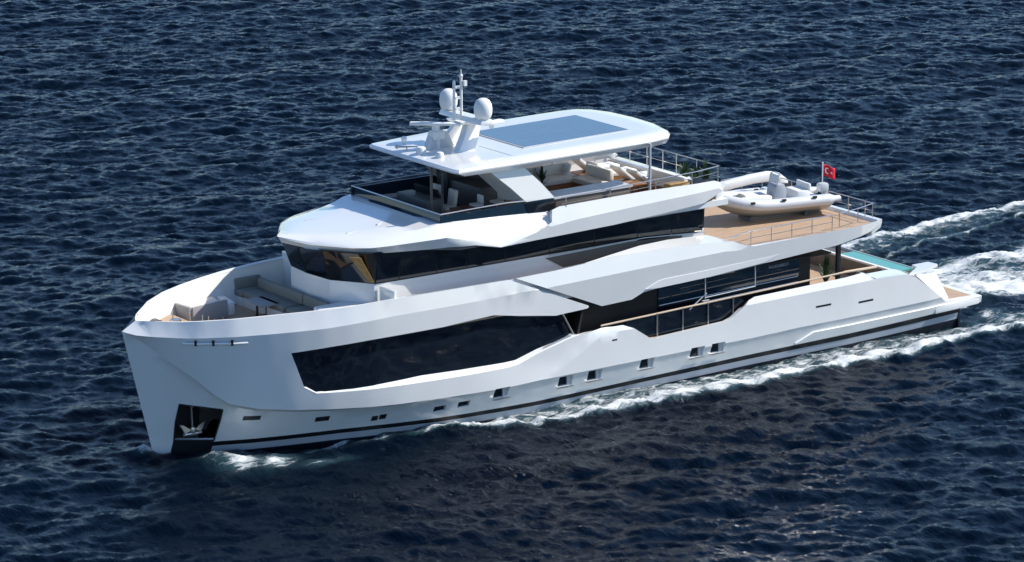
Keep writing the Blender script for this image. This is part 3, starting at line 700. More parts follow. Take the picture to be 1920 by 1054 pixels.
for s in (-1, 1):
    pane((7.72, s*1.30), (8.68, s*2.76), Z0, Z1, k0, k1)
    xs = [8.7, 9.7, 11.3, 12.6, 14.3, 16.3, 18.3, 20.3, 21.9, 23.4]
    for i in range(len(xs)-1):
        pane((xs[i], s*2.8), (xs[i+1], s*2.8), Z0 if xs[i] < 20 else 5.45, Z1, k0, k1, gap=.012 if i % 2 else .03)
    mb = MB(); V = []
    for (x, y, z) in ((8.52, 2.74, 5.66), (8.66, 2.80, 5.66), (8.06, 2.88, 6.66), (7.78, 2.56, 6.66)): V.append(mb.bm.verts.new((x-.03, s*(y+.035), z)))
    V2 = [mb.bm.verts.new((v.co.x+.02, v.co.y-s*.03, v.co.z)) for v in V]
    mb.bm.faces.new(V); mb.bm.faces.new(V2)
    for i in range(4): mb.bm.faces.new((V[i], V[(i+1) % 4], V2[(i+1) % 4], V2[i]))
    mb.build('glass_reflection_strip', OCHRE, Y) if s < 0 else mb.bm.free()  # ochre strip added on the glass, painting in a warm interior reflection
    mb = MB(); mb.tube([(16.2, s*2.9, 5.56), (20.6, s*2.9, 5.60), (23.4, s*2.9, 5.42)], .022); mb.build('grab_rail', CHROME, Y)
    mb = MB(); mb.prism([(16.1, 5.45), (16.9, 5.0), (21.2, 5.1), (22.4, 5.35), (22.4, 5.42), (20, 5.53)], s*2.805, s*2.83, 'y'); mb.build('recess_fill_panel', BRONZE, Y)  # brown panel added in place of a recessed opening below the windows
    mb = MB(); mb.box((15.5, s*3.3, 4.95), (.08, .9, 1.0), rz=R(0)); mb.bm.free()
mb = MB(); mb.box((23.5, 0, 5.75), (.06, 5.4, 1.85)); mb.build('sky_lounge_door', GLASS, Y)

# wing walls joining the bulwark to the house
mb = MB()
for s in (-1, 1): mb.box((8.9, s*3.3, 4.75), (.12, .95, 1.5), bev=.03)
mb.build('wing_wall', WHITE, Y)

# ---------------------------------------------------------------- brow / fly deck
OB = [(6.42, 0), (6.5, .22), (6.75, .62), (7.1, 1.12), (7.5, 1.72), (8.0, 2.42), (8.5, 2.86), (9.0, 3.05), (10, 3.32), (11, 3.53), (12, 3.60), (13.6, 3.62), (16, 3.58)]
OZ = [(6.42, 7.10), (6.75, 7.0), (7.1, 6.93), (8, 6.93), (9, 6.97), (10, 7.02), (11.25, 7.07), (12.47, 6.80), (13.56, 6.40), (14.8, 6.62), (15.99, 6.92)]
LZ = [(6.42, 6.86), (7.1, 6.72), (7.9, 6.70), (11.3, 6.66), (12.5, 6.60), (13.6, 6.36), (16, 6.5)]
for_rows = []
IB = [(6.9, 0), (7.4, .5), (8.5, 1.6), (9.5, 2.3), (11.4, 2.93), (16.4, 2.93)]
stations = [6.42, 6.5, 6.62, 6.75, 6.95, 7.1, 7.3, 7.5, 7.75, 8, 8.5, 9, 9.5, 10, 10.5, 11, 11.25, 11.9, 12.47, 13, 13.56, 14, 14.8, 15.5, 15.99]
rows = []
for x in stations:
    b, zo, zl = I(x, OB), I(x, OZ), I(x, LZ)
    xi = x+(.35 if x < 11 else 0); ib = min(b, I(xi, IB))
    xin = min(16.3, x+max(0, 5-(x-6.42)*1.0)*.10); it = I(x, [(6.42, 7.12), (9, 7.17), (10.4, 7.28), (11.4, 7.46), (14, 7.36), (16, 7.25)])
    def q(y, z, dx=0): return [(x+dx, -y, z)]
    P = [(x+.30, b*.86, zl-.02), (x+.14, max(0, b-.12), zl), (x+.07, max(0, b-.06), (zl+zo)/2), (x, b, zo-.015), (x+.01, max(0, b-.015), zo), (x, b*.9 if x < 11 else b-.25, zo+(it-zo)*.30), (x, ib if x < 11 else 2.95, it), (x, (ib if x < 11 else 2.95)*.5, it+.02), (x, 0, it+.03)]
    if x > 11.3: P = [(x, 2.7, zl-.02), (x, b-.03, zl), (x, b, zl+.02), (x, b, max(zl+.03, zo-.03)), (x, b-.01, max(zl+.04, zo)), (x, b-.22, zo+(it-zo)*.42), (x, 3.0, it-.03), (x, 2.93, it), (x, 2.9, it-.3)]
    rows.append(P)
P = rows[-1]; rows.append([(16.08, 3.2, 6.6), (16.08, 3.40, 6.7), (16.08, 3.42, 6.9), (16.08, 3.42, 7.0), (16.08, 3.42, 7.15), (16.08, 3.30, 7.24), (16.08, 3.0, 7.25), (16.08, 2.93, 7.27), (16.08, 2.9, 6.9)])
full = [[(u, -v, w_) for u, v, w_ in P]+[(u, v, w_) for u, v, w_ in reversed(P[:-1])] for P in rows[:17]]
mb = MB(); mb.quadgrid(full)
# underside and nose closing
bmesh.ops.remove_doubles(mb.bm, verts=mb.bm.verts[:], dist=.003)
for s in (-1, 1):
    mb.quadgrid([[(u, s*v, w_) for u, v, w_ in P] for P in rows[16:]])
mb.build('fly_deck_brow', WHITE, Y, angle=20, normals=True)
mb = MB(); xs = [7.0, 7.5, 8, 9, 10, 12, 14, 16, 20, 23.2]
mb.quadgrid([[(x, -min(3.45, I(x, OB))*.93, I(x, LZ)+.02) if x < 12 else (x, -3.4, 6.48), (x, min(3.45, I(x, OB))*.93, I(x, LZ)+.02) if x < 12 else (x, 3.4, 6.48)] for x in xs]); mb.build('brow_soffit', WHITE2, Y)
# shallow recess panel lines on the brow
mb = MB()
mb.box((8.9, 1.25, 7.175), (1.1, .05, .03), rz=R(-8)); mb.box((9.3, -1.1, 7.185), (1.7, .04, .03), rz=R(14)); mb.build('brow_panel_seam', GREYW, Y)
def brise(x, y, rz, l, par=Y):
    pass
# raised coaming triangles ahead of the windscreen
mb = MB(); mb.box((10.2, -.9, 7.285), (.9, .06, .03), rz=R(38)); mb.build('brow_panel_seam', GREYW, Y)

# aft fly-deck bulwark
def bfl(x, z):
    zc = I(x, [(13.5, 6.78), (17, 6.95), (24, 7.22)])
    return 3.62-I(x, [(15, 0), (22.5, 0), (24, .12)])-(.38*(z-zc) if z > zc else .06*(zc-z))
FB = [(13.60, 6.37), (15.2, 6.72), (15.85, 7.0), (15.97, 7.40), (16.3, 7.48), (17.4, 7.5), (20.2, 7.54), (23.44, 7.5), (23.98, 7.32), (23.8, 7.08), (22.87, 6.74), (21, 6.62), (18.67, 6.50), (16.97, 6.46), (15, 6.42)]
mb = MB(); panel(mb, FB, bfl, .16, creases=[[(15.8, 6.84), (17, 6.95), (20, 7.08), (23.6, 7.21)]], res=.35); mb.build('fly_deck_bulwark', WHITE, Y, angle=6, normals=False)
mb = MB(); mb.box((20.0, 0, 6.62), (8.2, 6.9, .22)); mb.build('fly_deck_slab', WHITE2, Y)
mb = MB(); mb.prism([(11.5, -2.85), (16, -2.85), (16, -3.3), (23.7, -3.3), (23.7, 3.3), (16, 3.3), (16, 2.85), (11.5, 2.85)], 6.735, 6.76); mb.build('fly_deck_teak', TEAK, Y)
mb = MB(); mb.prism([(23.6, -3.35), (24.0, -3.3), (24.0, 3.3), (23.6, 3.35)], 6.5, 7.2); mb.build('fly_deck_aft_coaming', WHITE, Y, bevel=.05)
# windscreen
mb = MB()
def wall(A, B, z0, z1, t=.03):
    a_, b_ = Vector((*A, 0)), Vector((*B, 0)); d = b_-a_; c = (a_+b_)/2; mb.box((c.x, c.y, (z0+z1)/2), (d.length, t, z1-z0), rz=math.atan2(d.y, d.x))
wall((11.42, -2.93), (11.42, 2.93), 7.2, 7.74); wall((11.42, -2.93), (16.4, -2.93), 7.1, 7.70); wall((11.42, 2.93), (16.4, 2.93), 7.1, 7.70)
ws = mb.build('windscreen', GLASSB, Y)
mb = MB(); mb.tube([(16.4, -2.93, 7.70), (14.3, -2.93, 7.80), (11.42, -2.93, 7.76), (11.42, 2.93, 7.76), (14.3, 2.93, 7.80), (16.4, 2.93, 7.70)], .028); mb.build('windscreen_rim', CHROME, ws)
mb = MB(); mb.ball((11.36, 2.85, 7.62), .08); mb.cyl((11.36, 2.85, 7.4), (11.36, 2.85, 7.62), .03); mb.build('searchlight', BLACK, ws)
mb = MB()
for s in (-1, 1): mb.prism([(15.3, 7.12), (16.42, 7.14), (16.42, 7.62), (15.1, 7.66)], s*2.945, s*2.965, 'y')
mb.build('side_glass', GLASS, ws)
# swept hardtop legs
for s in (-1, 1):
    mb = MB(); rows = []
    zz = [9.06, 8.85, 8.3, 7.72]
    for t, z in zip((0, .17, .6, 1), zz):
        xa = 13.60+(15.15-13.60)*t; xi = 13.30+1.48*t; xb = 15.10+(16.42-15.10)*t; yo = s*(2.76+.20*t); yi = s*2.15
        rows.append([(xi, yi, z-.02), (xa, yo, z), (xb, yo, z), (xb, yi, z)])
    mb.quadgrid([r+[r[0]] for r in rows]); bmesh.ops.remove_doubles(mb.bm, verts=mb.bm.verts[:], dist=1e-4); mb.build('hardtop_leg', WHITE, Y, angle=20)
    mb = MB(); mb.cyl((20.68, s*3.08, 7.35), (20.68, s*3.08, 9.2), .05); mb.build('hardtop_post', GREYW, Y)
    if s < 0: mb = MB(); mb.cyl((11.8, s*2.5, 7.2), (11.8, s*2.5, 9.1), .045); mb.build('hardtop_post', STEELD, Y)
mb = MB(); mb.box((12.2, -1.2, 8.3), (.06, .10, 1.7)); mb.build('centre_post', BRONZE, Y)

# hardtop
HT = [(12.12, 0), (12.12, 2.72), (12.22, 2.95), (14.5, 3.04), (17, 3.10), (19.5, 3.10), (21.0, 3.06), (21.7, 2.90), (22.1, 2.45), (22.4, 1.5), (22.5, 0)]
def zt_(x, y): return 9.19+.016*(x-12.2)+(.20*(1-min(1, abs(y)/3.05)**6) if x > 12.3 else .02)
outer = [(x, -y) for x, y in reversed(HT[1:])]+HT[:]; outer = outer[:-1] if outer[-1][1] == 0 and outer[-1][0] > 20 else outer
full = [(x, -y) for x, y in reversed(HT)]+[(x, y) for x, y in HT[1:-1]]
cx, cy = 17.2, 0
mb = MB(); rings = []
def ring(k, dz, zf): return [((x-cx)*k[0]+cx, (y-cy)*k[1]+cy, zf(x, y)+dz) for x, y in full]
zb_ = lambda x, y: 9.17+.012*(x-12.2)
rings.append([((x-cx)*.94+cx+(.55 if x < 12.6 else 0), y*.90, 9.02) for x, y in full])
rings.append([((x-cx)*.985+cx+(.25 if x < 12.6 else 0), y*.965, 8.99+.006*(x-12)) for x, y in full])
rings.append([(x, y, zb_(x, y)-.04) for x, y in full])
rings.append([(x, y, zb_(x, y)+.01) for x, y in full])
rings.append([((x-cx)*.985+cx, y*.975, zb_(x, y)+.09+(.03 if x > 13 else 0)) for x, y in full])
rings.append([((x-cx)*.95+cx, y*.90, zb_(x, y)+.19+(.02 if x > 13 else -.06)) for x, y in full])
rings.append([((x-cx)*.85+cx, y*.78, 9.36+.016*(x-cx)*.85+.06) for x, y in full])
mb.quadgrid([r+[r[0]] for r in rings]); bmesh.ops.remove_doubles(mb.bm, verts=mb.bm.verts[:], dist=1e-4)
for rg in (rings[0], rings[-1]):
    mb.bm.faces.new([mb.bm.verts.new(q) for q in rg])
bmesh.ops.remove_doubles(mb.bm, verts=mb.bm.verts[:], dist=1e-4)
ht = mb.build('hardtop', WHITE, Y, angle=30)
mb = MB(); mb.box((18.35, 0, 9.462), (4.75, 3.34, .03), ry=R(-.75)); mb.build('solar_panel', SOLAR, ht)
mb = MB(); mb.box((18.35, 0, 9.452), (4.87, 3.46, .03), ry=R(-.75)); mb.build('panel_frame', GREYW, ht)
mb = MB(); mb.box((14.9, -1.45, 9.375), (.05, 2.2, .04), rz=R(0), ry=0); mb.box((14.9, 1.45, 9.375), (.05, 2.2, .04)); mb.build('deck_seam', GREYW, ht)
mb = MB(); mb.box((21.65, .4, 9.475), (.05, 3.6, .025)); mb.build('awning_slot', GREYW, ht)
mb = MB(); mb.box((12.85, 0, 8.99), (.5, 2.9, .06)); mb.build('overhead_panel', REDW, ht)
# small gear on the forward hardtop
mb = MB(); mb.lathe((12.75, -.95, 9.24), [(.0, .30), (.10, .29), (.15, .22), (.16, .05), (.16, 0)], 16); mb.build('gps_dome', WHITE2, ht)
mb = MB(); mb.lathe((12.6, .05, 9.24), [(.0, .34), (.14, .33), (.19, .25), (.2, .05), (.2, 0)], 16); mb.build('gps_dome', WHITE2, ht)
mb = MB(); mb.cyl((12.3, 1.2, 9.42), (12.95, .75, 9.42), .045, .02); mb.cyl((12.6, 1.0, 9.2), (12.6, 1.0, 9.42), .03); mb.ball((12.3, 1.2, 9.42), .08); mb.build('horn', CHROME, ht)
mb = MB(); mb.cyl((12.95, 1.7, 9.2), (12.95, 1.7, 9.5), .06); mb.ball((12.95, 1.7, 9.55), .11, 12); mb.build('deck_camera', WHITE2, ht)

# mast
mb = MB()
for s in (-1, 1):
    rows = []
    for t in (0, .5, 1):
        z = 9.15+1.2*t; xo = 13.45+1.0*t-(.1 if t == 1 else 0); wy = .70-.42*t; L = .82-.22*t
        rows.append([(xo, s*(wy-.12), z), (xo+.05, s*(wy+.16), z), (xo+L, s*(wy+.16), z), (xo+L, s*(wy-.12), z), (xo, s*(wy-.12), z)])
    mb.quadgrid(rows)
mb.prism([(14.1, 10.28), (15.05, 10.32), (15.05, 10.42), (14.0, 10.40)], -.5, .5, 'y')
mast = mb.build('mast', WHITE, Y, bevel=.015)
mb = MB(); mb.prism([(14.25, 10.38), (14.85, 10.38), (14.78, 10.56), (14.35, 10.56)], -1.35, 1.35, 'y'); mb.build('crosstree', WHITE, mast, bevel=.02)
for s in (-1, 1):
    mb = MB(); mb.lathe((14.55, s*1.12, 10.52), [(.0, .82), (.13, .80), (.24, .73), (.31, .60), (.34, .44), (.33, .24), (.28, .10), (.18, .02), (.1, 0), (.08, -.06)], 24); mb.build('satcom_dome', WHITE2, mast)
mb = MB(); mb.cyl((14.12, .12, 10.3), (14.12, .12, 11.75), .055); mb.cyl((14.32, -.05, 10.3), (14.32, -.05, 12.0), .05); mb.cyl((14.32, -.05, 12.0), (14.32, -.05, 12.25), .02)
for z in (10.8, 11.2, 11.6): mb.box((14.22, .03, z), (.3, .22, .05))
mb.ball((14.32, -.05, 12.02), .07); mb.ball((14.12, .12, 11.78), .06); mb.box((14.42, -.16, 11.75), (.12, .1, .2)); mb.build('signal_mast', WHITE2, mast)
mb = MB(); mb.box((13.45, .35, 10.28), (.32, 1.9, .10), rz=R(50), bev=.03); mb.cyl((13.45, .35, 9.98), (13.45, .35, 10.25), .14); mb.box((13.5, .35, 9.86), (.5, .4, .32), bev=.06); mb.cyl((13.5, .35, 9.3), (13.5, .35, 9.8), .12); mb.build('radar_scanner', WHITE2, mast)
mb = MB(); mb.box((15.0, -1.1, 10.38), (.9, .28, .12), rz=R(8), bev=.03); mb.cyl((15.0, -1.0, 10.15), (15.0, -1.0, 10.35), .1); mb.build('radar_scanner', WHITE2, mast)
mb = MB(); mb.prism([(13.0, 9.2), (14.3, 9.2), (13.9, 9.95), (13.3, 9.95)], .25, .6, 'y'); mb.build('radar_pedestal', GREYW, mast)

# fly deck rails
for s in (-1, 1):
    P = [(16.4, s*3.42, 7.78), (20, s*3.42, 7.88), (22.6, s*3.42, 7.95), (23.75, s*3.30, 8.0)]
    rail('fly_deck_rail', P, [(16.6, s*3.42, 7.8), (18.6, s*3.42, 7.84), (20.7, s*3.42, 7.9), (22.4, s*3.42, 7.95), (23.7, s*3.3, 8.0)], drop=.45)
rail('fly_deck_aft_rail', [(23.8, -3.3, 8.0), (23.8, 3.3, 8.0)], [(23.8, y, 8.0) for y in (-3.2, -1.9, -.65, .2, 1.2, 2.3, 3.2)], drop=.85)
# fly deck fixed furniture
for y in (-.35, .75):
    mb = MB(); mb.cyl((13.45, y, 6.76), (13.45, y, 7.2), .07); mb.box((13.45, y, 7.28), (.5, .5, .14), bev=.04); mb.box((13.7, y, 7.62), (.14, .48, .6), ry=R(8), bev=.04); mb.build('helm_seat', CREAM, Y)
mb = MB(); mb.box((23.1, -3.08, 7.3), (1.0, .3, .5), bev=.02); mb.build('planter_box', STEELD, Y)
mb = MB(); mb.box((22.0, -3.0, 7.3), (.9, .45, .5), bev=.03); mb.build('deck_cabinet', OCHRE, Y)
mb = MB(); mb.box((12.6, .2, 7.25), (.7, 2.0, 1.0), bev=.05); hc = mb.build('helm_console', SMOKE, Y)
mb = MB(); mb.box((12.95, .2, 7.85), (.1, 1.5, .35), ry=R(-25)); mb.build('instrument_panel', BLACK, hc)
mb = MB(); mb.box((18.6, -1.9, 7.1), (3.4, .9, .75), bev=.03); bc_ = mb.build('bar_counter', BRONZE, Y)
mb = MB(); mb.box((18.6, -1.9, 7.52), (3.6, 1.0, .07)); mb.build('counter_top', GREYW, bc_)
mb = MB(); mb.box((16.3, 1.7, 7.7), (3.4, .7, 1.85), bev=.03); mb.build('storage_cabinet', STEELD, Y)
def sofa(name, x, y, l, wd, h, back, mt=CREAM, base=WOOD, z=6.76):
    mb = MB(); mb.box((x, y, z+h*.3), (l, wd, h*.6)); o = mb.build(name, base, Y)
    mb = MB(); mb.box((x, y, z+h*.8), (l*.98, wd*.96, h*.4), bev=.05); mb.build('seat_cushion', mt, o)
    if back:
        bx, by, bl, bw = back; mb = MB(); mb.box((bx, by, z+h+.18), (bl, bw, .40), bev=.05); mb.build('backrest', mt, o)
    return o
sofa('fly_deck_sofa', 19.3, 1.5, 2.6, .9, .5, (19.3, 1.95, 2.6, .22))
sofa('fly_deck_sofa', 20.6, .5, .9, 1.6, .5, (21.0, .5, .2, 1.6))
sofa('fly_deck_sofa', 22.9, -1.9, 1.3, 2.3, .55, (22.4, -1.9, .2, 2.3), WCUSH)
mb = MB(); mb.box((15.2, .5, 7.4), (.9, 2.2, .9), bev=.05); mb.build('galley_unit', SMOKE, Y)

# ---------------------------------------------------------------- foredeck furniture (built in)
for s in (1, -1):
    mb = MB(); mb.prism([(3.65, s*1.5), (5.3, s*1.85), (5.5, s*3.05), (3.55, s*2.5)], 3.93, 4.36); bl = mb.build('bow_lounge', WHITE2, Y, bevel=.03)
    mb = MB(); mb.prism([(3.78, s*1.62), (5.2, s*1.93), (5.35, s*2.95), (3.72, s*2.45)], 4.365, 4.47); mb.build('lounge_cushion', CREAM, bl, bevel=.03)
    mb = MB(); mb.prism([(3.52, s*1.45), (3.66, s*1.45), (3.58, s*2.52), (3.44, s*2.48)], 3.95, 4.62); mb.prism([(3.66, s*1.40), (5.3, s*1.74), (5.28, s*1.86), (3.64, s*1.52)], 3.95, 4.60); mb.build('lounge_backrest', GREYT2, bl, bevel=.02)
    mb = MB(); mb.prism([(5.42, s*1.9), (5.75, s*2.0), (5.95, s*3.1), (5.6, s*3.1)], 3.93, 4.4); mb.build('deck_box', WHITE2, Y, bevel=.04)
sofa('foredeck_sofa', 7.0, 1.5, .85, 3.0, .55, (7.42, 1.5, .18, 3.1), GREYC, WHITE2, 3.93)
sofa('foredeck_sofa', 7.0, 3.1, 1.0, .6, .55, (7.1, 3.36, 1.1, .16), GREYC, WHITE2, 3.93)
sofa('foredeck_sofa', 7.0, -.9, .85, 1.6, .55, (7.42, -.9, .18, 1.6), GREYC, WHITE2, 3.93)
mb = MB(); mb.prism([(6.55, -2.75), (8.4, -2.75), (8.4, -1.75), (6.75, -1.75)], 3.85, 4.85); mb.build('deck_locker', WHITE2, Y, bevel=.06)
mb = MB(); mb.cyl((2.35, .35, 4.30), (2.35, .35, 4.56), .16); mb.cyl((2.35, .35, 4.54), (2.35, .35, 4.62), .2); mb.cyl((2.35, -.45, 4.30), (2.35, -.45, 4.56), .16); mb.box((2.3, 0, 4.36), (.6, 1.2, .14), bev=.03); mb.build('windlass', CHROME, Y)
for (x, y) in ((2.6, 1.0), (2.95, .35), (3.1, -.25), (3.2, -.5)):
    mb = MB(); mb.cyl((x, y, 4.30), (x, y, 4.78), .025); mb.build('rail_stanchion', CHROME, Y)
mb = MB(); mb.box((1.95, 1.25, 4.38), (.5, .5, .16), bev=.04); mb.build('deck_hatch', STEELD, Y)
# inner bulwark bitts
for s in (-1, 1):
    mb = MB()
    for dx in (-.18, .18): mb.cyl((4.6+dx, s*1.2, 3.93), (4.6+dx, s*1.2, 4.15), .06)
    mb.build('mooring_bitts', CHROME, Y)

# ---------------------------------------------------------------- loose things on board
# davit crane on the boat deck
dv = empty('davit_crane', 'white arched davit crane arm folded behind the tender on the boat deck', 'crane', (28.4, 2.5, 4.8))
mb = MB(); mb.cyl((0, 0, 0), (0, 0, .55), .24); mb.build('pedestal', WHITE2, dv)
mb = MB(); rows = []
for x, zt, zl in ((-.25, .86, .5), (.6, .92, .62), (1.6, 1.0, .68), (2.5, 1.02, .66), (2.9, .96, .55), (3.35, .62, .35)):
    rows.append([(x, -.22, zl), (x, -.22, zt), (x, .22, zt), (x, .22, zl), (x, -.22, zl)])
mb.quadgrid(rows)
for r0 in (rows[0], rows[-1]): mb.bm.faces.new([mb.bm.verts.new(q) for q in r0[:4]])
bmesh.ops.remove_doubles(mb.bm, verts=mb.bm.verts[:], dist=1e-4); mb.build('arm', WHITE2, dv, bevel=.05)

# tender
T = empty('tender_boat', 'white inflatable tender with grey console and cream hull lying on the boat deck', 'dinghy', (26.15, -.02, 4.86), R(-8)); T.rotation_euler[1] = R(1.1); T.scale = (1, 1, .86)
LT = 5.15
def tb(t):  # tube half-spacing
    return .85*min(1, (1-(1-min(1, t/.32))**2.2)) if t < .32 else .85
mb = MB(); path = []
for i in range(0, 25):
    t = i/24; path.append((t*LT, -max(.0, tb(t)), .80+.36*(1-min(1, t/.45))**2))
full = list(reversed([(x, -y, z) for x, y, z in path[1:]]))+path
def sweep(mb, pts, rad, seg=14):
    P = [Vector(q) for q in pts]; rows = []
    for i, q in enumerate(P):
        d = (P[min(i+1, len(P)-1)]-P[max(0, i-1)]).normalized(); s1 = d.cross(Vector((0, 0, 1))).normalized(); u1 = s1.cross(d)
        rr = rad(i/(len(P)-1)); rows.append([q+s1*rr*math.cos(2*math.pi*k/seg)+u1*rr*math.sin(2*math.pi*k/seg) for k in range(seg+1)])
    mb.quadgrid(rows)
    for e in (rows[0], rows[-1]): mb.bm.faces.new([mb.bm.verts.new(q) for q in e[:seg]])
    bmesh.ops.remove_doubles(mb.bm, verts=mb.bm.verts[:], dist=1e-4)
rr_ = lambda u: .25 if .04 < u < .96 else .15
sweep(mb, full, rr_); tubes = mb.build('inflatable_tube', TUBE, T, angle=50)
mb = MB(); sweep(mb, [(x*1.0-.02, y*1.22 if abs(y) > .3 else y*1.1, z-.07) for x, y, z in full], lambda u: .045, 8); mb.build('rubbing_strip', GREYT, tubes)
mb = MB()
for x in (1.1, 2.5, 3.9):
    mb.box((x, -1.05, 1.02), (.18, .06, .1)); mb.box((x, 1.05, 1.02), (.18, .06, .1))
mb.build('grab_handle', RUBBER, tubes)
mb = MB(); rows = []
for i in range(0, 13):
    t = i/12; x = .12+t*4.75; wd = max(.02, tb(t*.98+.01)*.98); kz = .66*(1-min(1, t/.42))**2+.06; ze = .72+.36*(1-min(1, t/.45))**2
   
    rows.append([(x, -wd, ze), (x, -wd*.93, ze-.22), (x, -wd*.5, kz*.6+.4*(ze-.22)), (x, 0, kz), (x, wd*.5, kz*.6+.4*(ze-.22)), (x, wd*.93, ze-.22), (x, wd, ze)])
mb.quadgrid(rows); mb.bm.faces.new([mb.bm.verts.new(q) for q in rows[-1]]); mb.build('hull', HULLB, T, angle=40)
mb = MB(); mb.prism([(.7, -.3), (1.6, -.72), (4.7, -.75), (4.7, .75), (1.6, .72), (.7, .3)], .74, .80); mb.build('floor', WHITE2, T)
mb = MB(); mb.prism([(2.5, .78), (2.55, 1.42), (2.66, 1.55), (2.95, 1.55), (3.05, 1.3), (3.05, .78)], -.33, .33, 'y'); cn = mb.build('console', GREYT, T, bevel=.04); cn.data.materials[0] = mat('light_grey_console', (.36, .38, .42), .5)
mb = MB(); mb.tube([(2.62, -.3, 1.53), (2.68, -.3, 1.95), (2.77, -.26, 2.03), (2.77, .26, 2.03), (2.68, .3, 1.95), (2.62, .3, 1.53)], .022); mb.build('windscreen_frame', CHROME, cn)
mb = MB(); mb.box((2.68, 0, 1.77), (.02, .56, .40), ry=R(6)); mb.build('windscreen', mat('clear_screen', (.6, .66, .7), .1), cn)
mb = MB(); mb.lathe((3.22, 0, 1.45), [(.0, .02), (.16, .02), (.16, -.02), (0, -.02)], 16); mb.build('steering_wheel', RUBBER, cn)
mb = MB(); mb.box((1.7, 0, .95), (1.3, .9, .3), bev=.06); mb.build('bow_cushion', WCUSH, T)
mb = MB(); mb.box((3.75, 0, 1.0), (.6, .95, .42), bev=.06); mb.box((4.02, 0, 1.33), (.12, .95, .34), bev=.04); mb.build('seat', WCUSH, T)
mb = MB(); mb.box((1.15, 0, 1.05), (.3, .45, .2), ry=R(-30), bev=.05); mb.build('bow_step', GREYC, T)
mb = MB(); mb.box((4.9, 0, 1.15), (.44, .34, .42), bev=.1); mb.box((5.0, 0, .75), (.22, .14, .8), bev=.03); mb.build('outboard_motor', OBM, T)
for q_ in (1.4, 3.9):
    mb = MB(); mb.box((q_, 0, .1), (.10, .9, .2)); mb.build('cradle', GREYT, T)

# ensign
fl = empty('ensign_flag', 'small red flag with white crescent and star on a staff at the boat deck stern', 'flag', (31.6, 0, 4.9))
mb = MB(); mb.cyl((0, 0, 0), (0, 0, 1.62), .022); mb.ball((0, 0, 1.63), .035); mb.build('flagpole', WHITE2, fl)
mb = MB(); rows = []; W_, Hh = .62, .46
def flp(u, v):  # u 0..1 along fly, v 0..1 height
    return Vector((.02+u*W_*.80, -u*W_*.30+.05*math.sin(u*7), 1.56-Hh*(1-v)-.18*u+.03*math.sin(u*6)))
for i in range(13): rows.append([flp(i/12, j/6) for j in range(7)])
mb.quadgrid(rows)
clo = mb.build('flag_cloth', RED, fl)
sd = clo.modifiers.new('thickness', 'SOLIDIFY'); sd.thickness = .006; sd.offset = 0
mb = MB()
for sg in (-1, 1):
    def on(u, v):
        P = flp(u, v); return P+Vector((-.35, -1, 0)).normalized()*(.008*sg)
    pts = []
    for k in range(20):
        A = R(40)+k*R(280)/19; pts.append((.36+.20*math.cos(A)*.72, .5+.27*math.sin(A)))
    for k in range(20):
        A = R(320)-k*R(280)/19; pts.append((.41+.15*math.cos(A)*.72, .5+.21*math.sin(A)))
    vv = [mb.bm.verts.new(on(*q)) for q in pts]
    for k in range(19): mb.bm.faces.new((vv[k], vv[k+1], vv[38-k], vv[39-k]))
    st = []
    for k in range(10):
        A = R(180)+k*R(36); rr = .12 if k % 2 == 0 else .05; st.append((.62+rr*math.cos(A)*.72, .5+rr*math.sin(A)*1.2))
    mb.bm.faces.new([mb.bm.verts.new(on(*q)) for q in st])
mb.build('crescent_and_star', CLOTHW, clo, normals=False)

# sun loungers on the fly deck
def lounger(x, y, rz, label):
    o = empty('sun_lounger', label, 'sun lounger', (x, y, 6.76), rz, 'sun loungers at the back of the top deck')
    mb = MB(); mb.box((.15, 0, .18), (1.9, .72, .10)); 
    for q in (-.6, .9):
        for s in (-.3, .3): mb.box((q, s, .07), (.06, .06, .14))
    mb.build('frame', WOOD, o)
    mb = MB(); mb.box((.45, 0, .32), (1.3, .70, .16), bev=.04); mb.build('mattress', WCUSH, o)
    mb = MB(); mb.box((-.50, 0, .56), (.85, .70, .14), ry=R(38), bev=.04); mb.build('backrest', WCUSH, o)
    return o
lab = ['white cushioned sun lounger farthest from the near rail on the top deck', 'white sun lounger second from the far rail of the top deck', 'white sun lounger in the middle of the row behind the roof post', 'white sun lounger nearest the near rail beside the green plants']
for i, (x, y) in enumerate(((22.2, 2.6), (22.2, 1.5), (22.5, .4), (22.6, -.5))): lounger(x, y, 0, lab[i])
# tables
def table(x, y, z, l, wd, h, label, top, leg, group=None, name='low_table'):
    o = empty(name, label, 'table', (x, y, z), 0, group)
    mb = MB(); mb.box((0, 0, h-.025), (l, wd, .05), bev=.012); mb.build('tabletop', top, o)
    for dx in (-l*.25, l*.25):
        mb = MB(); mb.cyl((dx, 0, 0), (dx, 0, h-.05), .045); mb.cyl((dx, 0, 0), (dx, 0, .03), .14); mb.build('leg', leg, o)
    return o
table(6.4, 1.2, 3.93, .8, 1.3, .55, 'grey topped table inside the U-shaped sofa on the foredeck', GREYT2, STEELD)
table(21.4, -1.0, 6.76, .9, .8, .5, 'small square wooden table by the sofa on the top deck', WOOD, WOOD)
# towels / cushions as individual things
for i, (x, y, lb) in enumerate(((19.0, 1.5, 'white scatter cushion at the forward end of the top deck sofa'), (20.3, 1.5, 'white scatter cushion at the corner of the top deck sofa'))):
    mb = MB(); mb.box((0, 0, 0), (.12, .42, .38), ry=R(20), bev=.05); o = mb.build('scatter_cushion', WCUSH); o.location = (x, y+.15, 7.5); o['label'] = lb; o['category'] = 'cushion'; o['group'] = 'cushions on the top deck sofa'
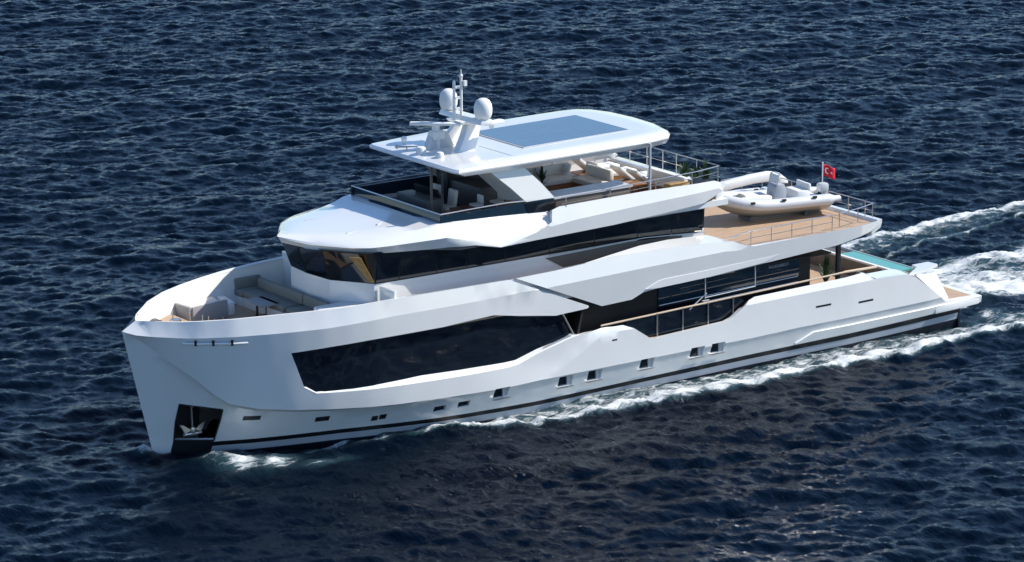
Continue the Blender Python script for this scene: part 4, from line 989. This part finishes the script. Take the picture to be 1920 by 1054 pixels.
# potted plants
def plant(x, y, z, h, rad, n, label, seed, pot=True):
    rg = random.Random(seed)
    o = empty('potted_plant', label, 'plant', (x, y, z), 0, 'potted plants on deck')
    mb = MB(); mb.lathe((0, 0, 0), [(0, 0), (.13, 0), (.19, .28), (.17, .28), (.15, .24), (0, .24)], 14); mb.build('pot', mat('pale_pot', (.6, .58, .55), .7), o)
    mb = MB()
    for k in range(n):
        A = rg.uniform(0, 6.28); tl = rg.uniform(.1, 1.0); L = h*rg.uniform(.6, 1.05); ww = rg.uniform(.025, .05)
        d = Vector((math.cos(A), math.sin(A), 0)); sd_ = Vector((-d.y, d.x, 0)); prev = None
        for j in range(6):
            t = j/5; c = Vector((0, 0, .25))+d*(rad*tl*t**1.4)+Vector((0, 0, L*(t-.45*tl*t*t))); wv = ww*math.sin(math.pi*min(.97, t*.85+.12))
            cur = (mb.bm.verts.new(c-sd_*wv), mb.bm.verts.new(c+sd_*wv))
            if prev: mb.bm.faces.new((prev[0], prev[1], cur[1], cur[0]))
            prev = cur
    mb.build('foliage', LEAF, o, normals=False)
    return o
plant(23.35, -1.75, 6.95, .85, .5, 60, 'leafy green potted plant left end of the row by the top deck aft rail', 1)
plant(23.4, -2.3, 6.95, .80, .5, 60, 'bushy green potted plant in the middle of the row at the top deck aft rail', 2)
plant(23.45, -2.9, 6.95, 1.15, .4, 60, 'tallest dark green potted plant at the near corner of the top deck aft rail', 3)
plant(30.0, -2.2, 1.9, 1.5, .5, 50, 'dark green potted palm beside the pillar on the lower aft deck', 4)
plant(18.6, .9, 7.0, .8, .3, 40, 'small green potted plant among the cream sofas under the hardtop', 5)
# chairs under the hardtop
def stool(x, y, label):
    o = empty('bar_stool', label, 'stool', (x, y, 6.76), 0, 'bar stools on the top deck')
    mb = MB(); mb.cyl((0, 0, 0), (0, 0, .66), .03); mb.cyl((0, 0, 0), (0, 0, .03), .18); mb.build('stem', CHROME, o)
    mb = MB(); mb.box((0, 0, .70), (.4, .4, .09), bev=.03); mb.build('seat', CREAM, o)
    mb = MB(); mb.box((.18, 0, .90), (.05, .38, .3), bev=.02); mb.build('backrest', CREAM, o)
table(13.3, -1.9, 6.76, .8, 1.2, .75, 'dark red wooden dining table behind the windscreen on the top deck', REDW, STEELD)
stool(15.0, -1.3, 'cream bar stool nearest the swept white roof leg on the top deck'); stool(14.1, -1.3, 'cream bar stool between the helm and the swept roof leg')
